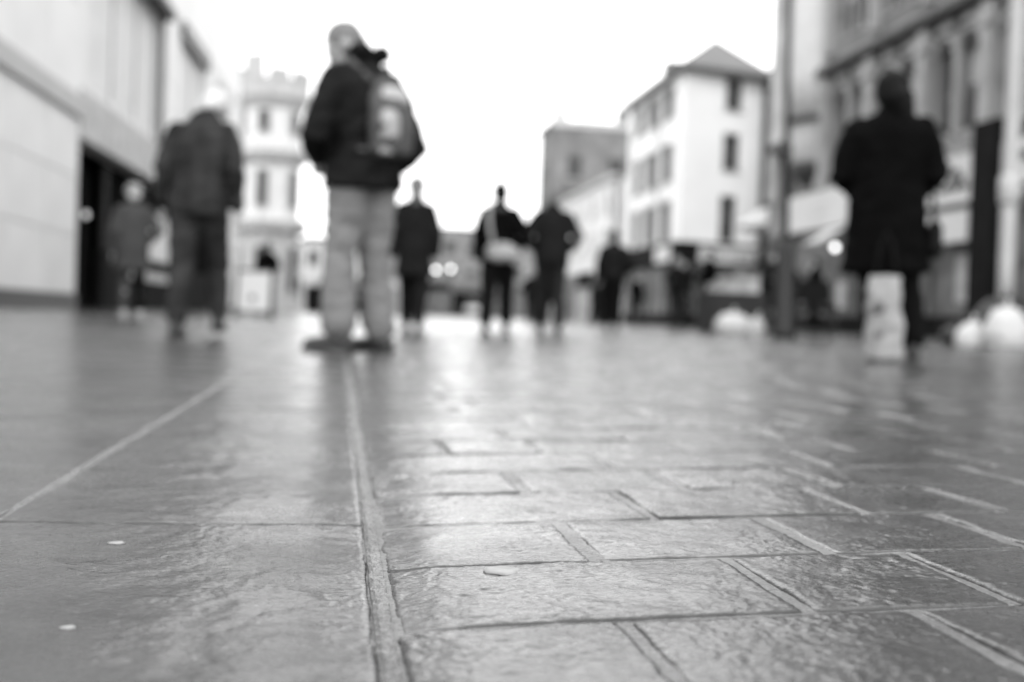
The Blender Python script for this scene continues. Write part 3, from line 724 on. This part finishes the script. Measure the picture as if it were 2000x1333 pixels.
ab = thing('sandwich_board', 'white faced sandwich board standing on the pavement below the turret', 'sandwich board', (-1.80, 23.5, zg(-1.8, 23.5)), -.05)
for s_ in (-1, 1):
    b = MB(); t = .24
    b.box(-.40,-.33,-.015,.015,0,1.05); b.box(.33,.40,-.015,.015,0,1.05); b.box(-.33,.33,-.015,.015,.08,.14); b.box(-.33,.33,-.015,.015,.99,1.05)
    o = part('frame', b, M['metal_dark'], ab, loc=(0, s_*t, 0)); o.rotation_euler = (R(12)*s_, 0, 0)
    q = part('panel', MB().box(-.33,.33,-.008,.008,.14,.99), M['poster'], o)
    part('emblem', MB().prism([(.07*math.cos(k*PI/6), .07*math.sin(k*PI/6)) for k in range(12)], 0, .006), M['shop_mid'], o, loc=(-.03, -.010 if s_ < 0 else .010, .42)).rotation_euler = (PI/2*(1 if s_ < 0 else -1), 0, 0)

def sack(label, loc, w_, h_, m, seed, cat='refuse sack', name='refuse_sack', group=None, lean=0.):
    b = MB(); b.stack([(0,0,-.005,w_*.42,w_*.34),(0,0,.03,w_*.5,w_*.4),(lean*.2,0,h_*.35,w_*.52,w_*.42),(lean*.5,0,h_*.65,w_*.44,w_*.36),(lean*.8,0,h_*.86,w_*.30,w_*.25),(lean,0,h_*.97,w_*.12,w_*.1)], 20)
    o = organic(name, b, m, .018, None, 3, .014, 7, seed=seed); o.location = loc
    k = part('knot', MB().tube([(lean,0,h_*.94),(lean+.01,.0,h_+.01),(lean+.03,.01,h_+.05)],[.022,.014,.026],8), m, o, True)
    return tag(o, label, cat, group)
def onz(x, y): return (x, y, zg(x, y))
sack('biggest white sack, round topped, at the foot of the pale pole', onz(7.86, 11.75), .56, .52, M['sack_white'], 1)
sack('small white sack leaning against the left of the biggest one', onz(7.50, 11.95), .34, .32, M['sack_white'], 2, lean=.05)
sack('broad white sack lying left of the lamp post', onz(6.05, 15.9), .62, .37, M['sack_white'], 3, lean=-.05)
sack('little round white sack just left of the lamp post base', onz(6.02, 14.95), .26, .30, M['sack_white'], 4)
sack('large black sack behind the biggest white one', onz(8.30, 12.45), .86, .66, M['sack_black'], 5)
sack('black sack at the right end of the black pile', onz(9.2, 12.3), .72, .66, M['sack_black'], 6)
sack('flat black sack left of the black pile', onz(8.0, 12.9), .55, .30, M['sack_black'], 7)
sack('low dark sack lying furthest left by the woman in the black coat', onz(6.75, 12.3), .5, .22, M['sack_black'], 8)

tb = thing('trestle_table', 'dark cloth-covered trestle table piled with pale boxes in front of the shops', 'table', (6.62, 17.6, zg(6.62, 17.6)), .1)
part('cloth', MB().loft([[(x*q, y*q2, z) for x, y in ((-.5,-.32),(.5,-.32),(.5,.32),(-.5,.32))] for q, q2, z in ((1.04,1.05,.03),(1.0,1.0,.6),(1.0,1.0,.70),(.98,.97,.715))]), M['awning_dark'], tb)
for x_ in (-.42, .42): part('trestle', MB().rod((x_,-.25,0),(x_,0,.68),.02).rod((x_,.25,0),(x_,0,.68),.02), M['metal_dark'], tb)
for x_, y_, a_, b_, h_, lb in ((6.85, 17.55, .34, .3, .36, 'pale box at the right end of the dark table'), (6.50, 17.5, .3, .3, .26, 'lower pale box in the middle of the dark table'), (6.27, 17.46, .2, .28, .14, 'small flat pale box at the left end of the dark table')):
    z_ = zg(6.62, 17.6)+.716; o = thing('cardboard_box', lb, 'box', (x_, y_, z_), .1)
    part('carton', MB().box(-a_/2,a_/2,-b_/2,b_/2,0,h_), M['card'], o); part('flap', MB().box(-a_/2,a_/2,-b_/2-.08,-b_/2-.002,h_-.01,h_), M['card'], o)

ch = thing('folding_chair', 'black upholstered chair standing right of the lamp post', 'chair', (6.62, 14.3, zg(6.62, 14.3)), 2.9)
part('seat', MB().box(-.24,.24,-.23,.23,.40,.50), M['black_nylon'], ch); part('backrest', MB().loft([[(x*q,y,z) for x,y in ((-.24,-.25),(.24,-.25),(.24,-.18),(-.24,-.18))] for q,z in ((1,.52),(1.02,.7),(.8,.84))]), M['black_nylon'], ch)
for x_ in (-.21, .21):
    for y_ in (-.2, .2): part('leg', MB().rod((x_,y_,.4),(x_*1.1,y_*1.2,0),.014), M['metal_dark'], ch)

# small white car far down the street
car = thing('parked_car', 'white hatchback parked at the far end of the street', 'car', (11.6, 92, zg(11.6, 92)), 0)
part('body', MB().loft([[(x*q, y*q2, z) for x, y in ((-.85,-2.0),(-.7,-2.1),(.7,-2.1),(.85,-2.0),(.85,2.0),(.7,2.1),(-.7,2.1),(-.85,2.0))] for q,q2,z in ((.95,.97,.25),(1,1,.45),(1,1,.75),(.94,.95,.92))]), M['car_pale'], car)
part('cabin', MB().loft([[(x*q, y*q2+.2, z) for x, y in ((-.78,-1.3),(.78,-1.3),(.78,1.4),(-.78,1.4))] for q,q2,z in ((1,1,.92),(.8,.75,1.42))]), M['glass_dark'], car)
part('roof', MB().box(-.6,.6,-.75,1.2,1.421,1.46), M['car_pale'], car)
for x_ in (-.8,.8):
    for y_ in (-1.3,1.3): part('wheel', MB().rod((x_-.1,y_,.3),(x_+.1,y_,.3),.3,14), M['tyre'], car)
for x_ in (-.6,.6): part('headlight', MB().ell((x_,-2.08,.68),(.14,.06,.09)), M['poster'], car)

# two lit globe lamps in the distance
for i, (x_, y_, z_, lb) in enumerate(((5.22, 60, 2.62, 'left one of the two lit globe lamps far down the street'), (6.05, 60, 2.70, 'right one of the two lit globe lamps far down the street'))):
    o = thing('globe_lamp', lb, 'lamp', onz(x_, y_), 0, 'lit globe lamps far down the street')
    part('post', MB().rod((0,0,0),(0,0,z_-.1),.035), M['metal_dark'], o); part('globe', MB().ell((0,0,z_),(.11,.11,.11)), M['lamp_glow'], o, True)

# ------------------------------------------------------------------ people
def person(label, loc, heading=0., H=1.70, voxel=.011, top='black_wool', hem=.80, hem_w=1.0, bulk=1.0, legs=((-.09,.0,0),(.09,.0,0)), leg_m='denim_dark', leg_r=1.0,
           arms='down', hair='short', hair_m='hair_dark', nod=0., turn=0., stoop=0., shoe='shoe', hat=None, leg_mats=None, folds=.008, toe=(0,0), flare=1., sh_w=1.0, hair_s=1., hood=False, seed=1, fine=True, leg_labels=None, knee_bend=(0, 0)):
    """faces +y before it is turned by heading; legs = (x, y, lift) of each foot"""
    k = H/1.70; t = thing('person', label, 'person', loc, heading); t.scale = (k, k, k)
    def sy(z): return stoop*max(0, z-.95)**1.5*1.9           # forward curve of the spine
    # limbs
    P = {}
    for i, sgn in ((0,-1),(1,1)):
        sx_ = .172*sgn*sh_w; sh = Vector((sx_, sy(1.38), 1.375))
        mode = arms if isinstance(arms, str) else arms[i]
        if mode == 'down': el = Vector((.235*sgn, sy(1.1)-.02, 1.10)); wr = Vector((.24*sgn, sy(.9)+.06, .86))
        elif mode == 'swing_back': el = Vector((.235*sgn, sy(1.1)-.12, 1.12)); wr = Vector((.24*sgn, -.16, .89))
        elif mode == 'swing_front': el = Vector((.235*sgn, .02, 1.10)); wr = Vector((.22*sgn, .22, .92))
        elif mode == 'pocket': el = Vector((.30*sgn, sy(1.1)-.07, 1.12)); wr = Vector((.20*sgn, .15, .99))
        elif mode == 'wide': el = Vector((.265*sgn, sy(1.1)-.03, 1.09)); wr = Vector((.16*sgn, .18, 1.02))
        elif mode == 'back_elbow': el = Vector((.30*sgn, -.16, 1.08)); wr = Vector((.24*sgn, .10, 1.0))
        elif mode == 'wide_low': el = Vector((.285*sgn, sy(1.1)+.03, 1.06)); wr = Vector((.16*sgn, .18, .98))
        elif mode == 'back_low': el = Vector((.235*sgn, -.125, 1.04)); wr = Vector((.20*sgn, .10, .95))
        elif mode == 'front': el = Vector((.25*sgn, .02, 1.10)); wr = Vector((.10*sgn, .26, 1.12))
        fx, fy, lift = legs[i]; an = Vector((fx, fy, .085+lift)); hp = Vector((.088*sgn, 0, .90)); kn = (hp+an)/2; kn.z = .49+lift*.3; kn.y += .035+knee_bend[i]; 
        P[i] = (sh, el, wr, hp, kn, an, sgn)
    hz = 1.475; hb = Vector((0, sy(hz), hz))                   # base of neck
    Rh = Matrix.Rotation(-nod, 3, 'X'); Rt = Matrix.Rotation(turn, 3, 'Z'); RH = Rt @ Rh
    hc = hb + RH @ Vector((0, .028, .125))                     # centre of head
    # ---- body, one skin
    b = MB()
    b.stack([(0,0,.86,.14,.10),(0,0,.93,.155,.11),(0,sy(1.08),1.08,.13,.095),(0,sy(1.25),1.25,.15,.105),(0,sy(1.36),1.36,.155,.095),(0,sy(1.43),1.43,.10,.07),(0,sy(1.47),1.47,.06,.058)], 18)
    b.tube([hb-Vector((0,.005,.06)), hb+(hc-hb)*.55], [.058,.052])
    b.ell(hc+RH@Vector((0,-.008,.018)), (.076,.096,.092), RH); b.ell(hc+RH@Vector((0,.028,-.045)), (.056,.066,.065), RH)
    b.ell(hc+RH@Vector((0,.075,-.088)), (.026,.022,.022), RH)
    b.tube([hc+RH@Vector((0,.088,.012)), hc+RH@Vector((0,.112,-.028)), hc+RH@Vector((0,.100,-.036))],[.010,.015,.014],8)
    b.tube([hc+RH@Vector((-.024,.090,-.062)), hc+RH@Vector((0,.098,-.062)), hc+RH@Vector((.024,.090,-.062))],[.008,.010,.008],8)
    b.tube([hc+RH@Vector((-.045,.076,.020)), hc+RH@Vector((0,.090,.024)), hc+RH@Vector((.045,.076,.020))],[.012,.012,.012],8)
    for sgn in (-1,1): b.ell(hc+RH@Vector((sgn*.078,-.008,-.012)), (.012,.024,.034), RH)
    for i in (0,1):
        sh, el, wr, hp, kn, an, sgn = P[i]
        b.tube([sh, (sh+el)/2, el, (el+wr)/2, wr], [.052,.044,.038,.036,.026])
        d = (wr-el).normalized(); side = Vector((0,1,0)).cross(d).normalized(); fwv = d.cross(side).normalized()
        if fwv.y < 0: fwv = -fwv
        pc = wr + d*.05; b.ell(pc, (.020,.038,.05), Matrix((side, fwv, d)).transposed())
        if fine:
            for q, ln_ in enumerate((.070,.078,.073,.058)):
                r0 = pc + d*.035 + fwv*(.030-.020*q); bend = -side*sgn*.0
                b.tube([r0, r0+d*ln_*.5-fwv*.002*q, r0+d*ln_*.93+side*(-sgn)*.016], [.0095,.0088,.0075], 7)
            b.tube([wr+d*.02+fwv*.022, wr+d*.055+fwv*.050, wr+d*.085+fwv*.052],[.012,.0105,.009],7)
        b.tube([hp, (hp+kn)/2, kn, (kn+an)/2+Vector((0,-.012,.03)), an], [.085,.074,.052,.050,.034])
        ty = toe[i]; dv = Vector((math.sin(ty), math.cos(ty), 0))
        b.tube([an-Vector((0,0,.035))-dv*.03, an-Vector((0,0,.045))+dv*.08, an-Vector((0,0,.052))+dv*.15],[.034,.032,.024])
    body = organic('body', b, M['skin'], voxel if fine else voxel*1.3, t, 2)
    if fine:
        for sgn in (-1,1): part('eye', MB().ell(hc+RH@Vector((sgn*.031,.083,.006)), (.012,.010,.010), RH), M['eye'], t, True)
    # ---- trousers
    def leg_shape(b, i):
        sh, el, wr, hp, kn, an, sgn = P[i]; q = leg_r
        b.tube([hp+Vector((0,0,.02)), (hp+kn)/2, kn, (kn+an)/2+Vector((0,0,.03)), an+Vector((0,0,.045))], [.098*min(q,1.12),.086*q,.070*q,.066*q*(flare**.5),.060*q*flare], 14)
    if leg_mats:
        for i in (0,1):
            b = MB(); leg_shape(b, i); organic('trouser_leg', b, M[leg_mats[i]], voxel*1.2, t, 3, folds, 8, (1,1,2.2), seed=seed+i, label=leg_labels[i] if leg_labels else None)
    else:
        b = MB(); b.stack([(0,0,.82,.15,.115),(0,0,.92,.172,.130),(0,0,1.0,.16,.122)], 18); leg_shape(b,0); leg_shape(b,1)
        organic('trousers', b, M[leg_m], voxel*1.2, t, 3, folds, 7, (1,1,2.4), seed=seed)
    # ---- shoes
    for i in (0,1):
        an = P[i][5]; ty = toe[i]; dv = Vector((math.sin(ty), math.cos(ty), 0)); zz = an.z-.085; tilt = .35 if legs[i][2] > .02 else 0
        b = MB(); o0 = Vector((an.x, an.y, zz))
        def q(f_, z_, r_): return o0+dv*f_+Vector((0,0,z_ - tilt*f_*0))
        b.tube([q(-.055,.045,0), q(.03,.042,0), q(.11,.036,0), q(.165,.032,0)], [.042,.044,.042,.034], 12); b.tube([q(-.02,.05,0), q(-.015,.10,0)],[.043,.042],12)
        so = MB()
        pts = [(-.095,-.032),(-.05,-.042),(.06,-.044),(.15,-.046),(.195,-.02),(.195,.02),(.15,.046),(.06,.044),(-.05,.042),(-.095,.032)]
        s2 = Vector((dv.y,-dv.x,0)); so.loft([[tuple(o0+dv*a_+s2*b_+Vector((0,0,z_))) for a_, b_ in pts] for z_ in (0,.022)])
        sh_o = organic('shoe', b, M[shoe], .011, t, 2); part('sole', so, M['shoe' if shoe == 'shoe' else 'shoe_pale'], sh_o)
    # ---- coat or jacket
    b = MB(); g_ = bulk
    rows = [(0,sy(hem)*0-.0,hem,.19*g_*hem_w,.145*g_*hem_w)]
    if hem < .72: rows.append((0,0,.78,.185*g_,.15*g_))
    rows += [(0,0,.96 if hem < .9 else hem+.05,.182*g_,.142*g_),(0,sy(1.08),1.08,.172*g_,.135*g_),(0,sy(1.22),1.22,.19*g_,.142*g_),(0,sy(1.34),1.34,.198*g_*sh_w,.135*g_),(0,sy(1.41),1.41,.165*g_*sh_w,.112*g_),(0,sy(1.455),1.455,.105*sh_w,.088),(0,sy(1.50),1.50,.074,.074),(0,sy(1.53)+.006,1.525,.068,.07)]
    b.stack(rows, 24, .92)
    for i in (0,1):
        sh, el, wr, hp, kn, an, sgn = P[i]
        b.tube([sh+Vector((-.02*sgn,0,-.005)), sh*.5+el*.5, el, el*.5+wr*.5, wr+(wr-el).normalized()*-.01], [.078*g_,.070*g_,.064*g_,.057*g_,.050*g_], 14)
    coat = organic('coat' if hem < .7 else 'jacket', b, M[top], voxel*1.15, t, 4, folds*1.1, 6, (1,1,1.5), seed=seed+5)
    if hood:
        b = MB(); b.tube([hb+Vector((-.09,.03,.035)), hb+Vector((-.06,-.07,.045)), hb+Vector((0,-.105,.04)), hb+Vector((.06,-.07,.045)), hb+Vector((.09,.03,.035))],[.035,.048,.056,.048,.035])
        organic('hood', b, M[top], .014, coat, 2, .008, 9)
    # ---- hair
    if hair:
        b = MB(); up_c = hc+RH@Vector((0,-.022,.030))
        b.ell(up_c, (.084*hair_s,.098*hair_s,.094*hair_s), RH, 20, 14); b.ell(hc+RH@Vector((0,-.055,-.025)), (.072*hair_s,.058*hair_s,.065*hair_s), RH, 18, 12)
        if hair == 'bun': b.ell(hc+RH@Vector((0,-.03,.13)), (.035,.035,.04), RH)
        if hair in ('long','tail'):
            s_ = .07 if hair == 'tail' else 0
            b.tube([hc+RH@Vector((s_*.3,-.06,0)), hc+RH@Vector((s_,-.115,-.07)), hc+Vector((s_*1.3,-.13,-.17))], [.07,.066,.04])
        organic('hair', b, M[hair_m], max(.010, voxel*.9), t, 1, .006, 26, seed=seed)
    if hat:
        b = MB(); b.ell(hc+RH@Vector((0,-.008,.045)), (.102,.115,.092), RH, 20, 12); organic('hat', b, M[hat], .013, t, 2, .003, 20)
        b = MB().tube([hc+RH@Vector((-.1,.0,.02)), hc+RH@Vector((0,-.118,.015)), hc+RH@Vector((.1,.0,.02))],[.018,.02,.018],8); part('brim', b, M[hat], t, True)
    return t, P, hc, hb, sy

# standing man with the backpack, head bowed, half turned to the left
m1, P1, hc1, hb1, sy1 = person('standing person with backpack and pale jeans, head bowed, near the middle', onz(.10, 5.66), R(38), 1.735, .0095, 'black_nylon', hem=.82, bulk=1.14, leg_m='denim_pale', leg_r=1.18, flare=1.28,
    legs=((-.115,.02,0),(.115,-.02,0)), arms=('wide_low','back_low'), hair_m='hair_grey', nod=R(40), turn=R(50), stoop=.035, folds=.011, toe=(R(-25),R(-20)), hood=True, sh_w=1.08, seed=3)
bp = thing('backpack', 'grey backpack with pale panels worn by the standing person', 'backpack', tuple(Vector(onz(.10, 5.66))-Vector((0,0,.03))), R(38)); bp.scale = m1.scale
b = MB(); b.stack([(.03,-.155,1.00,.09,.04),(.03,-.17,1.03,.12,.065),(.03,-.175,1.15,.13,.07),(.03,-.155,1.28,.125,.065),(.03,-.135,1.37,.10,.05),(.03,-.12,1.41,.06,.03)], 22, .75)
organic('main_bag', b, M['pack_grey'], .012, bp, 3, .006, 9)
b = MB(); b.stack([(-.03,-.215,1.08,.04,.03),(-.03,-.225,1.10,.05,.04),(-.03,-.225,1.19,.052,.04),(-.03,-.215,1.235,.04,.03)], 18, .7); fp = organic('front_pocket', b, M['pack_pale'], .011, bp, 2)
b = MB(); b.stack([(.03,-.205,1.275,.07,.02),(.03,-.195,1.30,.095,.04),(.03,-.175,1.345,.08,.04),(.03,-.15,1.37,.05,.025)], 18, .7); organic('top_pocket', b, M['pack_pale'], .011, bp, 2)
b = MB(); b.stack([(-.03,-.20,1.015,.045,.03),(-.03,-.205,1.045,.05,.03)], 14, .7); organic('lower_pocket', b, M['pack_pale'], .011, bp, 2)
for x_ in (-.085, .135):
    part('compression_strap', MB().box(x_-.012, x_+.012, -.250, -.15, 1.135, 1.155), M['pack_dark'], bp)
for x_ in (-.12, .12):
    part('shoulder_strap', MB().tube([(x_*.7,-.13,1.38),(x_,sy1(1.5)-.04,1.49),(x_*1.05,sy1(1.4)+.13,1.38),(x_*1.1,.15+sy1(1.2),1.2),(x_*1.5,.04,1.06),(x_,-.16,1.03)],[.018,.022,.022,.018,.014,.012],8), M['pack_grey'], bp, True)
part('grab_loop', MB().tube([(.0,-.12,1.40),(.03,-.13,1.45),(.06,-.12,1.40)],[.008,.008,.008],6), M['pack_dark'], bp, True)

# woman in the long black coat on the right
m2, P2, hc2, hb2, _ = person('person in a long black coat walking away on the right', onz(2.99, 5.60), R(-26), 1.60, .0095, 'black_wool', hem=.52, hem_w=1.10, bulk=1.22, leg_r=1.1, flare=1.2,
    leg_m='black_trouser', legs=((-.05,-.04,0),(.18,.10,.01)), arms=('wide','wide'), hair='tail', hair_m='hair_dark', hair_s=1.22, nod=R(14), turn=R(-8), stoop=.05, folds=.010, sh_w=1.10, seed=11)
hbg = thing('handbag', 'small black handbag at the right side of the person in the long coat', 'handbag', onz(2.99, 5.60), R(-26)); hbg.scale = m2.scale
b = MB(); b.stack([(.27,.06,.62,.035,.11),(.27,.06,.66,.05,.14),(.27,.06,.80,.045,.13),(.27,.06,.84,.02,.11)], 16, .7); organic('bag_body', b, M['black_nylon'], .012, hbg, 2)
part('handle', MB().tube([(.27,-.03,.83),(.26,0,.98),(.25,.06,1.03),(.26,.10,.98),(.27,.14,.83)],[.009]*5,6), M['black_nylon'], hbg, True)

cb = thing('carrier_bag', 'pale printed carrier bag hanging by the legs of the person in the long coat', 'carrier bag', (2.89, 5.40, zg(2.89, 5.40)+.01), R(-24))
b = MB(); b.stack([(0,0,.0,.09,.045),(0,0,.02,.108,.062),(.004,0,.2,.098,.058),(-.006,0,.36,.088,.046),(0,0,.455,.078,.022)], 24, .55)
bo = organic('bag_body', b, M['bag_paper'], .009, cb, 2, .010, 9, seed=4)
part('print', MB().stack([(-.035,-.03,.25,.03,.03),(-.03,-.034,.28,.042,.034),(-.035,-.03,.325,.025,.026)], 14), M['shop_mid'], bo, True)
part('print', MB().stack([(-.03,-.038,.125,.03,.03),(-.025,-.040,.145,.04,.032),(-.03,-.038,.165,.02,.03)], 14), M['shop_mid'], bo, True)
for y_ in (-.03, .03): part('handle', MB().tube([(-.05,y_,.47),(-.03,y_,.62),(0,.02,.70),(.03,y_,.62),(.05,y_,.47)],[.007]*5,6), M['black_nylon'], cb, True)

# stooping man on the left in the dark leather jacket
person('thin person with white hair in a dark leather jacket walking away on the left', onz(-.97, 7.55), R(-4), 1.76, .0095, 'leather', hem=.80, bulk=.97, leg_m='denim_mid', leg_r=1.12,
    legs=((-.10,-.08,0),(.10,.28,.04)), arms='down', hair='short', hair_m='hair_white', nod=R(42), turn=R(-28), stoop=.20, folds=.010, sh_w=1.03, seed=21, knee_bend=(0,.06))

person('person in a long dark coat just right of the standing person with the backpack', onz(.80, 12.0), R(-6), 1.70, .012, 'charcoal', hem=.62, hem_w=1.12, bulk=1.05, leg_m='charcoal', legs=((-.08,.24,.0),(.07,-.12,0)), arms=('down','down'), hair='long', hair_m='hair_grey', hair_s=1.15, leg_r=1.2, stoop=.03, sh_w=.92, seed=31)
m5 = person('person with a pale shoulder bag, middle of the street', onz(1.81, 12.45), R(-6), 1.72, .012, 'black_wool', hem=.86, bulk=1.18, leg_m='black_trouser', leg_r=1.3, legs=((-.13,-.12,0),(.12,.2,.02)), arms=('down','back_elbow'), hair='bun', hair_m='hair_dark', hair_s=1.12, stoop=.02, seed=41)[0]
sb = thing('shoulder_bag', 'pale slouchy shoulder bag slung across the back of the person in mid street', 'shoulder bag', onz(1.81, 12.45), R(-6))
b = MB(); b.stack([(.06,-.20,.82,.14,.05),(.06,-.21,.87,.21,.07),(.03,-.20,.97,.19,.065),(.0,-.18,1.04,.10,.04)], 20, .8); organic('bag_body', b, M['bag_pale'], .014, sb, 3, .012, 8)
part('strap', MB().tube([(-.08,-.20,1.04),(-.12,-.19,1.2),(-.135,-.15,1.38),(-.11,-.03,1.50),(-.02,.13,1.36)],[.026,.026,.026,.022,.02],8), M['bag_pale'], sb, True)
part('collar_scarf', MB().tube([(-.09,-.08,1.43),(0,-.125,1.42),(.09,-.08,1.43)],[.03,.036,.03],8), M['grey_cloth'], m5, True)
person('person in a charcoal jacket beside the person with the pale bag', onz(2.44, 12.45), R(-8), 1.72, .012, 'charcoal', hem=.80, bulk=1.10, leg_m='denim_dark', leg_r=1.1, legs=((-.10,.15,.01),(.10,-.12,0)), arms=('pocket','pocket'), hair='short', hair_m='hair_grey', nod=R(10), stoop=.05, seed=51)
person('person in a dark padded jacket walking alone before the white corner building', onz(4.44, 17.3), R(-12), 1.66, .014, 'black_nylon', hem=.84, bulk=1.22, leg_m='black_trouser', leg_r=1.2, legs=((-.09,.16,.0),(.08,-.12,0)), arms=('down','pocket'), hair='short', hair_m='hair_dark', nod=R(8), stoop=.04, seed=61)
person('person in a grey coat and white hat standing by the dark shop entrance', onz(-2.66, 14.5), R(20), 1.72, .014, 'grey_cloth', hem=.62, hem_w=1.08, bulk=1.10, legs=((-.10,.0,.0),(.10,.04,0)), leg_mats=('grey_cloth','black_trouser'), leg_labels=('paler left leg','dark right leg'), arms=('down','pocket'), shoe='shoe_pale', hair='short', hair_m='hair_white', hat='grey_hat', stoop=.05, seed=71)

# farther figures, each one standing on its own
far = [
 (-1.76, 26.6, 10, 'black_wool', 'person hidden to the head behind the white sandwich board', 1.80),
 (-.62, 44.0, 30, 'black_wool', 'distant dark figure left of the legs of the person with the backpack', 1.68),
 (.25, 46.5, 200, 'charcoal', 'distant figure half hidden by the pale jeans', 1.70),
 (6.55, 33.0, 20, 'black_nylon', 'distant person in black right of the charcoal jacket', 1.72),
 (6.1, 34.5, 160, 'charcoal', 'distant person between the charcoal jacket and the lone walker', 1.66),
 (7.0, 37.8, 15, 'charcoal', 'distant walker in charcoal just left of the lone walker', 1.70),
 (8.9, 37.0, 40, 'charcoal', 'distant walker right of the lone walker before the pale wall', 1.75),
 (9.8, 35.0, 190, 'black_wool', 'person in black at the left end of the dark corner shopfront', 1.70),
 (7.55, 23.6, 150, 'black_nylon', 'person in black left of the table of pale boxes', 1.66),
 (7.9, 22.4, 100, 'black_wool', 'taller person in black behind the table of pale boxes', 1.76),
 (8.25, 25.5, 200, 'charcoal', 'person in charcoal farther back behind the pale boxes', 1.68),
 (9.1, 22.6, 30, 'black_wool', 'person in black just left of the lamp post', 1.72),
 (8.75, 21.0, 170, 'charcoal', 'person in charcoal nearest the lamp post on its left', 1.66),
 (10.6, 27.8, 30, 'grey_cloth', 'person in grey farther back left of the lamp post', 1.62),
 (10.4, 24.0, 170, 'black_nylon', 'person in black just behind the lamp post', 1.74),
 (10.0, 21.6, 60, 'black_wool', 'person in black right of the lamp post under the pale sign', 1.64),
 (11.4, 24.8, 90, 'charcoal', 'person in charcoal looking into the shop under the pale sign', 1.70),
 (3.9, 52.0, 180, 'black_wool', 'very distant dark figure beneath the globe lamps', 1.72),
]
for i, (x_, y_, h_, tm, lb, ht) in enumerate(far):
    st = random.uniform(.08, .22)
    person(lb, onz(x_, y_), R(h_), ht, .022, tm, hem=random.choice((.62, .82, .86)), bulk=1.1, leg_m=random.choice(('black_trouser','denim_dark')), legs=((-.09,st,.0),(.09,-st*.7,0)), arms=random.choice(('pocket','down',('down','front'))), hair=random.choice(('short','long')), hair_m=random.choice(('hair_dark','hair_dark','hair_grey')), stoop=random.uniform(0,.08), seed=80+i, fine=False)
